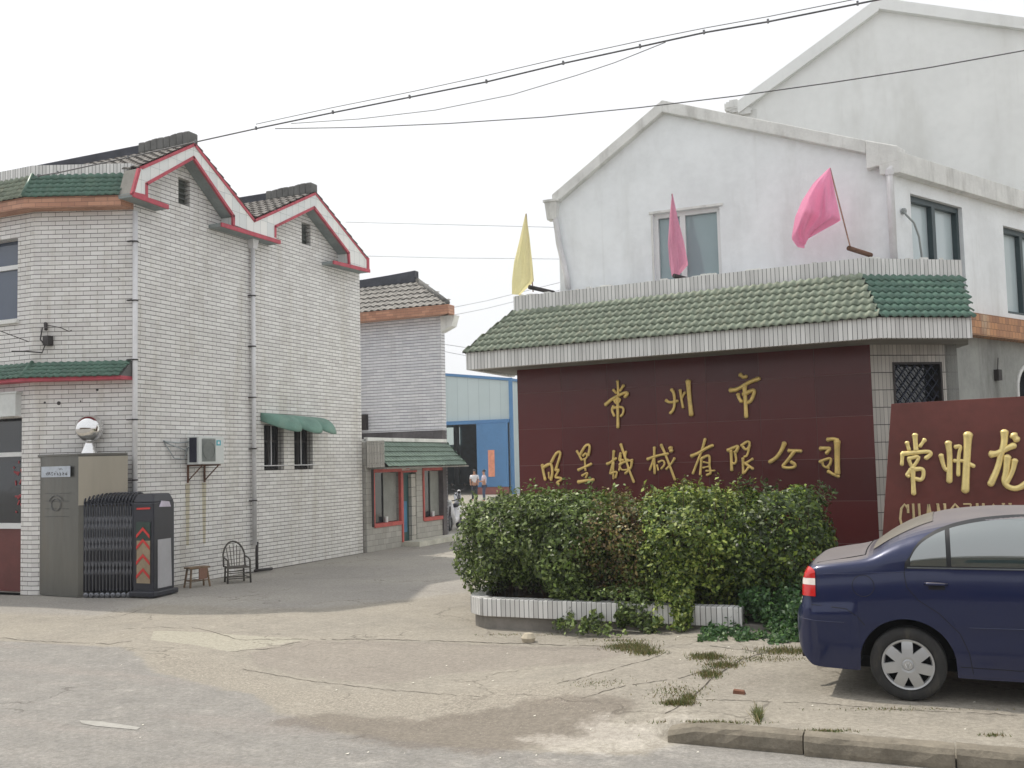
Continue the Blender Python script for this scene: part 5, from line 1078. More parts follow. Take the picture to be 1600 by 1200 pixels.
# ================================================================== CABLES
CBM = mat('cable_grey', (120,120,122), .6, bump=.02); CBD = mat('cable_dark', (92,92,94), .6, bump=.02)
def cable(name, label, pts, Yp, r, mt, clips=0, group=None):
    P_ = [AY(px, py, Yp) for px, py in pts]; m = MB(); m.tube(P_, r, 6); o = m.build(name, mt, None, smooth=True); top(o, label, 'cable', group)
    if clips:
        c = MB(); 
        for i in range(len(P_)-1):
            n = max(1, int((P_[i+1]-P_[i]).length/clips))
            for k in range(n): q_ = P_[i].lerp(P_[i+1], k/n); c.box(q_.x-.011, q_.x+.011, q_.y-.012, q_.y+.012, q_.z-.016, q_.z+.03)
        c.build('cable_clips', CBM, o)
    return o
cable('overhead_cable', 'thick dark bundled cable crossing the whole sky from the left roof to the top right', [(60,275),(90,270),(200,246),(305,222),(400,201),(520,176),(640,152),(760,128),(880,99),(1000,73),(1100,51),(1200,34),(1340,6),(1480,-22),(1700,-70),(2300,-215)], 11.2, .010, CBD, 1.6)
cable('support_wire', 'thin grey messenger wire running just above the thick bundled cable', [(400,194),(520,168),(640,144),(760,118),(880,90),(1000,64),(1100,44),(1200,26),(1340,-2),(1480,-32),(1700,-82),(2300,-228)], 11.2, .005, CBM)
cable('overhead_cable', 'slack thin cable sagging below the bundled cable in the middle of the sky', [(455,193),(560,186),(680,172),(800,148),(900,118),(960,98),(1040,66)], 11.25, .005, CBM)
cable('overhead_cable', 'single dark cable crossing in front of both white gables to the right edge', [(430,201),(560,199),(700,193),(850,183),(1000,168),(1150,150),(1300,129),(1450,106),(1600,79),(1750,50),(2300,-60)], 11.3, .0065, CBD)
for k, pp in enumerate([[(540,347),(700,351),(900,356)], [(570,400),(700,403),(900,405)]]):
    cable('distant_wire', ['upper of two faint wires strung between the tiled and white houses', 'lower of two faint wires strung between the tiled and white houses'][k], pp, 19.0, .006, mat('faint_wire', (186,188,192), .6), 0, 'faint wires above the lane')
for k, pp in enumerate([[(690,484),(760,470),(880,440)], [(690,496),(760,482),(880,452)], [(688,537),(760,548),(850,560)], [(688,548),(760,562),(850,578)]]):
    cable('distant_wire', ['first thin wire rising from the orange eave toward the yellow flag', 'second thin wire just below it rising toward the yellow flag', 'upper thin wire dropping behind the left end of the green canopy', 'lowest thin wire dropping behind the left end of the green canopy'][k], pp, 26., .008, bpy.data.materials['faint_wire'], 0, 'faint wires above the lane')
# ================================================================== PLANTER AND SHRUBS
PL = thing('planter', (-4, 12, .1), 'low kerbed planter faced with white tile strips around the hedge', 'planter')
path = [Vector((-6.05, 13.0)), Vector((-5.85, 12.0)), Vector((-5.72, 11.68)), Vector((-5.5, 11.5)), Vector((-2.25, 11.5))]
zg = .1; zt4 = .39
def band(m, pth, d, z0, z1, th):
    for i in range(len(pth)-1):
        a, b = pth[i], pth[i+1]; dd_ = (b-a).normalized(); n_ = Vector((dd_.y, -dd_.x)); 
        m.slab(a, b, n_, d-th, d, z0, z1)
m = MB(); band(m, path+[Vector((-1.2, 11.5))], .0, -.03, .2, .16); m.build('base_course', mat('grey_base_stone', (128,124,118), .92, var=.2, bump=.5, bs=20, dirt=(86,82,74), dirtamt=.5), PL)
m = MB(); band(m, path, .06, .17, zt4, .2); m.build('tiled_rim', STRIP, PL, bevel=.008)
m = MB(); m.poly([(p.x, p.y, .3) for p in path]+[(-1.2, 11.55, .3), (-1, 14.9, .3), (-6.2, 15.2, .3)]); m.build('soil', mat('soil', (72,62,50), .95, var=.3, bump=.6), PL)
def leafmat(name, rough=.45):
    s = NT(name); a = s.n('ShaderNodeAttribute'); a.attribute_name = 'lc'; s.fin(a.outputs['Color'], rough, 0, .45)
    t_ = s.n('ShaderNodeBsdfTranslucent'); s.l(a.outputs['Color'], t_.inputs[0]); mx = s.n('ShaderNodeMixShader'); mx.inputs[0].default_value = .2
    s.l(s.b.outputs[0], mx.inputs[1]); s.l(t_.outputs[0], mx.inputs[2]); s.l(mx.outputs[0], s.out.inputs[0]); return s.m
LEAF = leafmat('leaf')
def leaves(name, P_, N_, size, cols, parent, mt=LEAF, asp=.55):
    n = len(P_); rnd = RNG.normal(size=(n, 3)); N_ = N_+rnd*.75; N_ /= np.linalg.norm(N_, axis=1)[:, None]
    t = np.cross(N_, RNG.normal(size=(n, 3))); t /= np.linalg.norm(t, axis=1)[:, None]; b = np.cross(N_, t); s = size*RNG.uniform(.5, 1.45, (n, 1))
    fold = N_*s*.18
    v = np.stack([P_-t*s, P_-b*s*asp+fold, P_+t*s, P_+b*s*asp+fold], 1).reshape(-1, 3)
    if parent is not None: v = v-np.array(wloc(parent))
    me = bpy.data.meshes.new(name); me.vertices.add(len(v)); me.vertices.foreach_set('co', v.ravel()); f = np.arange(n*4)
    me.loops.add(n*4); me.loops.foreach_set('vertex_index', f); me.polygons.add(n); me.polygons.foreach_set('loop_start', np.arange(n)*4); me.update(calc_edges=True)
    at = me.attributes.new('lc', 'FLOAT_COLOR', 'POINT'); c4 = np.concatenate([np.repeat(cols, 4, 0), np.ones((n*4, 1))], 1).astype(np.float32); at.data.foreach_set('color', c4.ravel())
    me.materials.append(mt); o = bpy.data.objects.new(name, me); S.collection.objects.link(o); o.parent = parent; return o
def lumps(P_, sc, seed):
    return np.array([noise.noise(Vector((p[0]*sc+seed, p[1]*sc, p[2]*sc))) for p in P_])
def palette(n, base, vary, bright=.1):
    c = np.array([lin(b) for b in base]); k = RNG.integers(0, len(c), n); col = c[k]*RNG.uniform(1-vary, 1+vary, (n, 1)); return np.clip(col, 0, 1)
def shrub(label, cx, cy, hx, hy, z0, z1, n, base, size=.03, ex=3.2, seed=0, thin=0.):
    T = thing('hedge_shrub', (cx, cy, z0), label, 'shrub', 'clipped shrubs in the planter'); hz = (z1-z0)/2; zc_ = (z0+z1)/2
    d = RNG.normal(size=(n, 3)); d /= np.linalg.norm(d, axis=1)[:, None]
    k = (np.abs(d)**ex).sum(1)**(-1/ex); r = 1-np.abs(RNG.normal(size=n))*.17
    q_ = d*k[:, None]; L = lumps(q_*np.array([hx, hy, hz]), 2.1, seed)+.5*lumps(q_*np.array([hx, hy, hz]), 5.5, seed+9)
    rr = r*(1+.30*L); P_ = np.array([cx, cy, zc_])+q_*rr[:, None]*np.array([hx, hy, hz])
    keep = (P_[:, 2] > z0-.05); 
    holes = lumps(P_, 4.2, seed+30); keep &= ~((holes > .22+thin*-.1) & (RNG.random(n) < .6))
    P_, d = P_[keep], d[keep]; Nn = d*np.array([1, 1, 1.2])+np.array([0, 0, .5])
    cl = palette(len(P_), base, .35); tonal = 1+.45*lumps(P_, 2.2, seed+50)
    cl = np.clip(cl*tonal[:, None], 0, 1)
    # shoots sticking out of the top
    m = MB(); sp_ = []; 
    for _ in range(26):
        x = cx+random.uniform(-1, 1)*hx*.9; y = cy+random.uniform(-1, 1)*hy*.8; b = Vector((x, y, z0)); c_ = Vector((cx+(x-cx)*.4, cy+(y-cy)*.4, z0-.1)); t_ = Vector((x+random.uniform(-.06, .06), y+random.uniform(-.06, .06), z1+random.uniform(-.12, .17)))
        md = c_.lerp(t_, .5)+Vector((random.uniform(-.08, .08), random.uniform(-.08, .08), 0)); m.tube([c_, md, t_], [.014, .009, .003], 5); sp_.append((md, t_))
    m.build('stems', mat('shrub_stem', (84,70,54), .85), T)
    Q = []; 
    for md, t_ in sp_:
        for k_ in range(26): f = random.uniform(.65, 1.03); p = md.lerp(t_, f); Q.append((p.x+random.gauss(0, .03), p.y+random.gauss(0, .03), p.z+random.gauss(0, .02)))
    Q = np.array(Q); leaves('foliage', np.concatenate([P_, Q]), np.concatenate([Nn, np.tile([0, 0, 1.], (len(Q), 1))]), size, np.concatenate([cl, palette(len(Q), base[-2:], .25)]), T)
    return T
GR = [(54,70,34), (72,90,42), (92,108,50), (112,134,66), (130,146,84)]; GY = [(58,80,32), (92,114,44), (126,144,58), (152,164,84)]; BR = [(92,74,46), (112,92,56), (92,98,48), (70,86,40), (126,112,66), (104,122,56)]
shrub('dark green clipped shrub at the left end of the planter next to the lane', -5.55, 12.55, .66, .95, .40, 1.60, 19000, GR, .029, seed=1)
shrub('dark green shrub between the left end shrub and the browning one', -4.7, 12.45, .76, .98, .40, 1.66, 22000, GR+[GY[1]], .029, seed=5)
shrub('browning half dead shrub in the middle of the hedge', -3.78, 12.5, .66, .93, .36, 1.58, 17000, BR, .026, seed=9, thin=1.)
shrub('light green shrub just right of the browning one below the gold characters', -2.95, 12.4, .72, 1.0, .36, 1.69, 22000, GY+[GR[2]], .029, seed=14)
shrub('green shrub at the right end of the hedge beside the blue car boot', -2.0, 12.55, .66, .95, .25, 1.67, 21000, GY[:3]+GR[:2], .029, seed=20)
# creeper spilling over the planter rim and over the pavement
def creeper(label, regs, n, base, size):
    P_ = []; N_ = []
    for _ in range(n):
        x0, x1, y0, y1, z0, z1 = random.choice(regs); f = random.random(); x = random.uniform(x0, x1); y = y0+(y1-y0)*f+random.gauss(0, .05); z = z1+(z0-z1)*f**.7+random.gauss(0, .035)
        if noise.noise(Vector((x*4.2, y*4, z*2.2)))+.5*noise.noise(Vector((x*11, y*9, z*6))) < (.0 if z < .45 else -.2): continue
        P_.append((x, y, max(z, GZ(x, y)+.01))); N_.append((0, -.7, .8))
    P_ = np.array(P_); N_ = np.array(N_, float); o = leaves('creeper', P_, N_, size, palette(len(P_), base, .3), None); return tag(o, label, 'creeper', None)
creeper('dark creeper hanging over the planter rim beneath the browning shrub', [(-4.6, -3.0, 11.75, 11.35, .1, .75), (-4.6, -3.3, 11.5, 11.40, .12, .55), (-4.3, -3.5, 11.5, 11.2, .1, .4)], 10000, GR, .026)
creeper('green creeper spreading over the ground behind the boot of the blue car', [(-2.3, -1.0, 11.9, 11.35, .13, .85), (-2.3, -1.0, 11.6, 11.2, .13, .6), (-2.6, -1.0, 11.4, 10.75, .13, .24), (-1.7, -.5, 11.4, 10.9, .13, .5)], 20000, [(44,76,38), (60,96,48), (76,108,52)], .025)
creeper('yellowish twigs trailing over the white tiles beneath the light green shrub', [(-3.25, -2.8, 11.6, 11.3, .18, .95)], 5000, GY, .026)
# grass
def tufts(name, spots, label):
    P_ = []; F_ = []; C_ = []; m = MB()
    cs_ = [lin((78,94,46)), lin((104,114,60)), lin((140,130,88)), lin((118,104,74))]
    vs = []; fs = []; cc_ = []
    for px, py, rx, ry, n, h in spots:
        for _ in range(n):
            a = random.gauss(0, .42); b = random.gauss(0, .42); g_ = gp(px+a*rx, py+b*ry); hh = h*random.uniform(.4, 1.1); an = random.uniform(0, 6.28); wd = Vector((math.cos(an), math.sin(an), 0))*random.uniform(.003, .006)
            ln = Vector((random.gauss(0, .5), random.gauss(0, .5), 1)).normalized()*hh; k = len(vs); vs += [g_-wd, g_+wd, g_+ln+wd*.2]; fs.append((k, k+1, k+2)); cc_ += [random.choice(cs_)]*3
    me = bpy.data.meshes.new(name); me.from_pydata(vs, [], fs); at = me.attributes.new('lc', 'FLOAT_COLOR', 'POINT')
    at.data.foreach_set('color', np.concatenate([np.array(cc_), np.ones((len(cc_), 1))], 1).astype(np.float32).ravel()); me.materials.append(LEAF)
    o = bpy.data.objects.new(name, me); S.collection.objects.link(o); return tag(o, label, 'grass', None, 'stuff')
tufts('grass', [(985,1012,42,7,1300,.05), (1010,1020,30,5,700,.045), (1105,1027,30,6,900,.05), (1130,1040,30,6,700,.04), (1110,1055,22,7,500,.05), (1060,1100,30,4,600,.05), (1075,1092,14,4,200,.06), (1185,1122,8,10,160,.11), (1100,1130,90,3,500,.03), (1290,1143,60,3,240,.025), (1230,1018,60,7,900,.05), (1550,1150,30,3,80,.03), (975,1002,60,3,200,.04), (1060,1082,60,16,420,.025), (1180,1030,90,6,500,.025), (1400,1109,150,3,160,.02), (930,1068,60,10,160,.02), (1150,1150,120,4,300,.03), (820,992,90,3,160,.025)], 'tufts of grass and weeds growing in the pavement cracks')
# small debris
m = MB(); a = gp(1155, 1084); m.hexa([(a.x-.05, a.y-.02, a.z), (a.x+.05, a.y-.025, a.z), (a.x+.05, a.y+.03, a.z), (a.x-.05, a.y+.02, a.z), (a.x-.045, a.y-.02, a.z+.03), (a.x+.045, a.y-.02, a.z+.025), (a.x+.04, a.y+.02, a.z+.03), (a.x-.045, a.y+.02, a.z+.035)])
top(m.build('brick_fragment', mat('brick_bit', (122,84,66), .9)), 'broken brick fragment lying on the pavement between the kerb and the grass', 'brick fragment')
m = MB(); a = gp(826, 1003); m.lathe(a, (0, 0, 1), [(.001, 0), (.07, .0), (.09, .05), (.05, .1), (.001, .11)], 9); top(m.build('stone', mat('pale_stone', (190,180,160), .9)), 'pale lump of stone on the ground in front of the planter', 'stone')
m = MB(); a, b, c = gp(955, 972)+V(0, 0, .18), gp(985, 985)+V(0, 0, .1), gp(1010, 990)+V(0, 0, .05); m.tube([a, b, c], .006, 5); m.tube([gp(950, 990)+V(0, 0, .05), gp(1000, 991)+V(0, 0, .03)], .006, 5); top(m.build('dead_branch', mat('bleached_twig', (170,166,152), .8)), 'bleached dead branch lying beside the creeper under the hedge', 'branch')
rl = random.Random(12); LT = mat('litter_white', (216,212,200), .8)
lit = MB()
for k in range(46):
    px = rl.uniform(180, 1560); py = rl.uniform(985, 1190); g_ = gp(px, py); s_ = rl.uniform(.005, .015)
    lit.poly([g_+V(rl.uniform(-s_, 0), rl.uniform(-s_, 0), .006), g_+V(s_, -s_*.4, .008), g_+V(s_*.7, s_, .012), g_+V(-s_*.6, s_*.8, .007)])
tag(lit.build('litter', LT), 'tiny pale scraps and dry leaves scattered over the road and pavement', 'litter', None, 'stuff')
# ================================================================== BLUE CAR
CX, CY, CZ = -1.26, 9.38, .13; HW = .83
CAR = thing('parked_car', (CX+.87, CY, CZ), 'dusty dark blue saloon car parked on the pavement in front of the red sign', 'car')
def itp(t, tab):
    if t <= tab[0][0]: return tab[0][1]
    for (a, b), (c, d) in zip(tab, tab[1:]):
        if t <= c: f = (t-a)/(c-a); return b+(d-b)*f
    return tab[-1][1]
def smt(tab, n=4):     # densify with Catmull-Rom
    xs_ = [a for a, b in tab]; out = []
    for i in range(len(tab)-1):
        p0 = tab[max(i-1, 0)]; p1, p2 = tab[i], tab[i+1]; p3 = tab[min(i+2, len(tab)-1)]
        for k in range(n):
            t = k/n; h = p2[0]-p1[0]
            m1 = (p2[1]-p0[1])/max(1e-6, p2[0]-p0[0])*h if i > 0 else (p2[1]-p1[1]); m2 = (p3[1]-p1[1])/max(1e-6, p3[0]-p1[0])*h if i < len(tab)-2 else (p2[1]-p1[1])
            # limit
            dd_ = p2[1]-p1[1]
            if dd_ == 0 or m1*dd_ < 0: m1 = 0
            if dd_ == 0 or m2*dd_ < 0: m2 = 0
            m1 = max(-3*abs(dd_), min(3*abs(dd_), m1)); m2 = max(-3*abs(dd_), min(3*abs(dd_), m2))
            out.append((p1[0]+h*t, (2*t**3-3*t*t+1)*p1[1]+(t**3-2*t*t+t)*m1+(-2*t**3+3*t*t)*p2[1]+(t**3-t*t)*m2))
    return out+[tab[-1]]
ZT = smt([(0,.63),(.012,.69),(.05,.735),(.068,.80),(.08,.95),(.11,1.04),(.17,1.085),(.3,1.115),(.5,1.15),(.62,1.19),(.76,1.285),(.92,1.375),(1.1,1.44),(1.3,1.478),(1.6,1.50),(1.95,1.50),(2.25,1.47),(2.5,1.40),(2.8,1.25),(3.1,1.08),(3.3,.99),(3.6,.93),(3.9,.85),(4.08,.74),(4.16,.62),(4.19,.5)], 5)
ZB = smt([(0,.50),(.02,.40),(.06,.31),(.14,.235),(.3,.225),(.6,.22),(1.5,.2),(3,.2),(3.9,.22),(4.1,.28),(4.17,.38),(4.19,.46)], 4)
ZS = smt([(0,.6),(.05,.68),(.08,.88),(.12,.94),(.3,.975),(.6,1.0),(.9,1.03),(1.6,1.04),(2.6,1.02),(3.1,.96),(3.4,.86),(3.9,.72),(4.19,.45)], 4)
PLN_ = smt([(0,.70),(.02,.78),(.06,.86),(.14,.93),(.3,.968),(.7,.995),(1.3,1.),(2.9,1.),(3.5,.98),(3.9,.9),(4.1,.78),(4.19,.6)], 4)
RW_ = .36; WX = (.87, 3.33); WZ = .288
def arch_z(x):
    z = itp(x, ZB)
    for wx in WX:
        if abs(x-wx) < RW_: z = max(z, WZ+math.sqrt(RW_*RW_-(x-wx)**2))
    return z
def sidew(x, z):
    zs = itp(x, ZS); t = (z-.2)/(zs-.2); t = min(max(t, 0), 1)
    w_ = 1-.055*(1-t)**2-.045*max(0, (t-.55)/.45)**2+.006*math.exp(-((z-.62)/.03)**2)
    bump_ = 1.022 if (x < .5 and z < .725) else 1.
    return HW*itp(x, PLN_)*w_*bump_
def cap_n(x): return itp(x, [(0,4.),(.5,3.6),(.9,2.9),(1.5,2.9),(2.6,2.9),(3.2,3.4),(4.19,3)])
def ysurf(x, z):
    zs = min(itp(x, ZS), itp(x, ZT)-.03)
    if z <= zs: return sidew(x, z)
    h = itp(x, ZT)-zs; q = min(1, (z-zs)/h); n = cap_n(x); return sidew(x, zs)*(1-q**n)**(1/n)
def ztop(x, y):
    zs = min(itp(x, ZS), itp(x, ZT)-.03); W = sidew(x, zs); n = cap_n(x); q = min(1, abs(y)/W); return zs+(itp(x, ZT)-zs)*(1-q**n)**(1/n)
st_ = sorted(set([round(v, 4) for v in list(np.concatenate([np.linspace(0, .02, 4), np.linspace(.03, .2, 14), np.linspace(.24, 4.0, 95), np.linspace(4.02, 4.19, 12)]))+[w_+s_*RW_*math.cos(a) for w_ in WX for s_ in (-1, 1) for a in np.linspace(0, 1.5, 9)]]))
NS_, NC_ = 16, 16
def carw(x, y, z): return Vector((CX+x, CY-y, CZ+z))
vs = []; fs = []; per = 2*(NS_+1)+2*NC_+1-2
def section(x):
    zb = arch_z(x); zs = min(itp(x, ZS), itp(x, ZT)-.03); zs = max(zs, zb+.01); n = cap_n(x); h = itp(x, ZT)-zs; W = sidew(x, zs); half = []
    for i in range(NS_+1): z = zb+(zs-zb)*i/NS_; half.append((sidew(x, z), z))
    for i in range(1, NC_+1): a = math.pi/2*i/NC_; half.append((W*max(0, math.cos(a))**(2/n), zs+h*math.sin(a)**(2/n)))
    return half
m = MB(); rows = []
for x in st_:
    hf = section(x); rows.append([carw(x, y, z) for y, z in hf]+[carw(x, -y, z) for y, z in reversed(hf[:-1])])
k_ = len(rows[0]); vs = [p for r in rows for p in r]
fs = [(i*k_+j, i*k_+j+1, (i+1)*k_+j+1, (i+1)*k_+j) for i in range(len(rows)-1) for j in range(k_-1)]
fs += [tuple(range(k_)), tuple(reversed(range((len(rows)-1)*k_, len(rows)*k_)))]
m.add(vs, fs)
s = NT('car_paint'); gn_ = s.n('ShaderNodeNewGeometry'); sp3 = s.n('ShaderNodeSeparateXYZ'); s.l(gn_.outputs['True Normal'], sp3.inputs[0])
pos = s.n('ShaderNodeSeparateXYZ'); s.l(s.geo(), pos.inputs[0])
dust = s.math('MULTIPLY', s.step(sp3.outputs[2], .80, .965), s.math('ADD', .62, s.math('MULTIPLY', s.noise(6, None, 5), .35)))
low = s.math('MULTIPLY', s.step(s.math('ADD', pos.outputs[2], s.math('MULTIPLY', s.noise(4, None, 5), .25)), .75, .3), .25)
pc = s.mix(s.math('MULTIPLY', s.noise(3, None, 4), .3), lin((6,22,64)), lin((9,29,80)))
pc = s.mix(s.math('MULTIPLY', low, .35), pc, lin((80,74,68))); pc = s.mix(s.math('MULTIPLY', dust, .85), pc, lin((136,128,122)))
s.fin(pc, s.math('ADD', .3, s.math('MULTIPLY', s.math('MAXIMUM', dust, low), .45)), .2, .35); s.b.inputs['Coat Weight'].default_value = .7; s.l(s.math('ADD', .07, s.math('MULTIPLY', dust, .6)), s.b.inputs['Coat Roughness'])
PAINT = s.m
body = m.build('body', PAINT, CAR, smooth=True)
def patch(name, mt, x0, x1, zlo, zhi, off, nx_=24, nz_=8, sides=(1,), par=CAR, smooth=True):
    m = MB()
    for sd_ in sides:
        vs = []
        for i in range(nx_+1):
            x = x0+(x1-x0)*i/nx_; a = zlo(x) if callable(zlo) else zlo; b = zhi(x) if callable(zhi) else zhi
            for j in range(nz_+1):
                z = a+(b-a)*j/nz_; y = ysurf(x, z); e = .004
                gx_ = (ysurf(x+e, z)-ysurf(x-e, z))/(2*e); gz_ = (ysurf(x, z+e)-ysurf(x, z-e))/(2*e); nn = Vector((-gx_, 1, -gz_)).normalized()
                vs.append(carw(x+nn.x*off, sd_*(y+nn.y*off), z+nn.z*off))
        m.add(vs, [(i*(nz_+1)+j, (i+1)*(nz_+1)+j, (i+1)*(nz_+1)+j+1, i*(nz_+1)+j+1) for i in range(nx_) for j in range(nz_)])
    return m.build(name, mt, par, smooth=smooth, recalc=False)
WT = smt([(.90,1.075),(.925,1.13),(.965,1.20),(1.03,1.265),(1.15,1.335),(1.3,1.385),(1.5,1.42),(1.75,1.437),(2.1,1.435),(2.4,1.37),(2.7,1.24),(2.95,1.09)], 4)
wt = lambda x: itp(x, WT)
TRIM = mat('black_trim', (24,26,30), .45, bump=.02); SEAM = mat('panel_gap', (10,12,22), .8, bump=0)
CG = NT('car_side_glass'); pz = CG.n('ShaderNodeSeparateXYZ'); CG.l(CG.geo(), pz.inputs[0]); CG.fin(lin((54,70,70)), .04, 0, 1.); CG.b.inputs['IOR'].default_value = 2.1; CG.b.inputs['Coat Weight'].default_value = .8; CG.b.inputs['Coat Roughness'].default_value = .03; CGM = CG.m
for sd_ in (1, -1):
    patch('window_trim', TRIM, .885, 2.98, 1.045, lambda x: wt(x)+.018, .003, 60, 8, (sd_,))
    for a, b in ((.925, 1.19), (1.225, 1.93), (2.03, 2.9)):
        patch('side_window', CGM, a, b, 1.068, lambda x: max(1.0685, wt(x)-.012), .0065, 26, 8, (sd_,))
    patch('chrome_sill', mat('sill_chrome', (120,126,132), .35, .7), .9, 2.95, 1.048, 1.058, .006, 40, 1, (sd_,))
    # shut lines
    for nm, pts in (('bumper_seam', [(.075,.735),(.3,.725),(.42,.715),(.5,.66),(.56,.585)]), ('bumper_groove', [(.03,.615),(.2,.605),(.4,.603)]), ('rear_door_seam', [(.885,1.08),(.875,1.0),(.89,.9),(.97,.8),(1.12,.7),(1.26,.55),(1.32,.4),(1.34,.24)]),
                    ('centre_door_seam', [(1.97,1.42),(1.98,1.05),(1.985,.6),(1.98,.23)]), ('front_door_seam', [(3.0,1.0),(2.98,.6),(2.9,.24)]), ('side_moulding', [(1.33,.60),(2.0,.605),(2.9,.60)]), ('sill_line', [(1.25,.29),(2.1,.28),(2.95,.29)]),
                    ('shoulder_line', [(.25,.985),(.6,1.0),(.9,1.02)])):
        P_ = []
        for i in range(len(pts)-1):
            for k in range(8): t = k/8; P_.append((pts[i][0]+(pts[i+1][0]-pts[i][0])*t, pts[i][1]+(pts[i+1][1]-pts[i][1])*t))
        P_.append(pts[-1]); off = .0 if nm != 'side_moulding' else .004
        r_ = .0028 if 'seam' in nm else (.005 if nm == 'side_moulding' else .003)
        m = MB(); m.tube([carw(x, sd_*(ysurf(x, z)+off), z) for x, z in P_], r_, 5)
        m.build(nm, SEAM if 'seam' in nm or nm == 'sill_line' else PAINT, CAR)
    # door handles
    for hx in (1.02, 2.12):
        m = MB(); m.tube([carw(x, sd_*(ysurf(x, .925)+o_), z) for x, z, o_ in ((hx, .93, .0), (hx+.02, .932, .022), (hx+.12, .93, .024), (hx+.17, .925, .0))], [.009, .012, .012, .009], 8); 
        hd = m.build('door_handle', PAINT, CAR, smooth=True)
        patch('handle_recess', SEAM, hx+.03, hx+.15, lambda x: .885, lambda x: .915, .002, 8, 4, (sd_,))
    # fuel flap
    if sd_ == 1:
        m = MB(); P_ = [(.56+.085*math.cos(t), .90+.085*math.sin(t)) for t in [2*math.pi*k/28 for k in range(29)]]; m.tube([carw(x, ysurf(x, z), z) for x, z in P_], .0025, 4); m.build('fuel_flap_seam', SEAM, CAR)
    # tail lamp
    lr = mat('lamp_red', (196,24,22), .15, coat=.8, bump=.02, var=.1); lw_ = mat('lamp_white', (232,222,214), .2, coat=.6)
    tl2 = MB(); 
    L1 = patch('tail_lamp', lr, .067, .185, .80, lambda x: .89, .010, 12, 6, (sd_,))
    patch('clear_lens', lw_, .073, .185, .891, .944, .010, 12, 4, (sd_,), par=L1)
    patch('upper_lens', lr, .078, .185, .945, lambda x: .945+.085*math.sqrt(max(0, 1-((x-.13)/.075)**2 if x > .13 else 1)), .010, 12, 6, (sd_,), par=L1)
    # headlamp
    patch('headlamp', mat('headlamp_glass', (200,206,210), .08, coat=.8), 3.86, 4.1, .58, lambda x: min(itp(x, ZS)-.01, .74), .006, 12, 6, (sd_,))
# rear and front screens
def screen(name, x0, x1, w0, w1, mt):
    vs = []; nx_, ny2 = 16, 16
    for i in range(nx_+1):
        x = x0+(x1-x0)*i/nx_; w_ = w0+(w1-w0)*i/nx_
        for j in range(ny2+1): y = -w_+2*w_*j/ny2; vs.append(carw(x, y, ztop(x, y)+.006))
    m = MB(); m.add(vs, [(i*(ny2+1)+j, (i+1)*(ny2+1)+j, (i+1)*(ny2+1)+j+1, i*(ny2+1)+j+1) for i in range(nx_) for j in range(ny2)]); return m.build(name, mt, CAR, smooth=True, recalc=False)
screen('rear_screen', .64, 1.1, .60, .50, mat('dusty_screen', (128,124,116), .35, var=.12, bump=.02)); screen('windscreen', 2.42, 3.2, .50, .64, GLT)
m = MB(); m.tube([carw(.58, y, ztop(.58, y)+.004) for y in [-.66+.06*k for k in range(23)]], .004, 4); m.tube([carw(x, .66, ztop(x, .66)+.001) for x in (.1, .2, .4, .58)], .003, 4); m.tube([carw(x, -.66, ztop(x, -.66)+.001) for x in (.1, .2, .4, .58)], .003, 4); m.build('boot_seam', SEAM, CAR)
m = MB()
for sg in (1, -1):
    for wx in WX:
        n = 18; pr = [(wx+RW_*.995*math.cos(t), WZ+RW_*.995*math.sin(t)) for t in [math.pi*k/n for k in range(n+1)]]
        vs = []
        for x, z in pr: yy = ysurf(x, max(z, arch_z(x)))-.006; vs += [carw(x, sg*yy, z), carw(x, sg*(yy-.3), z)]
        m.add(vs, [(2*i, 2*i+2, 2*i+3, 2*i+1) for i in range(n)]); 
        vs = [carw(x, sg*.5, z) for x, z in pr]; m.add(vs, [tuple(range(len(vs)))])
m.add([carw(x, y, .235) for x in (.12, 4.05) for y in (-.7, .7)], [(0, 1, 3, 2)])
m.build('wheel_well', mat('underbody', (18,18,18), .9), CAR, recalc=False)
TYRE = mat('tyre_rubber', (40,40,40), .8, var=.2, scale=10, dirt=(92,86,78), dirtamt=.5); HUB = mat('hubcap_silver', (176,178,180), .35, .5, var=.06, bump=.03)
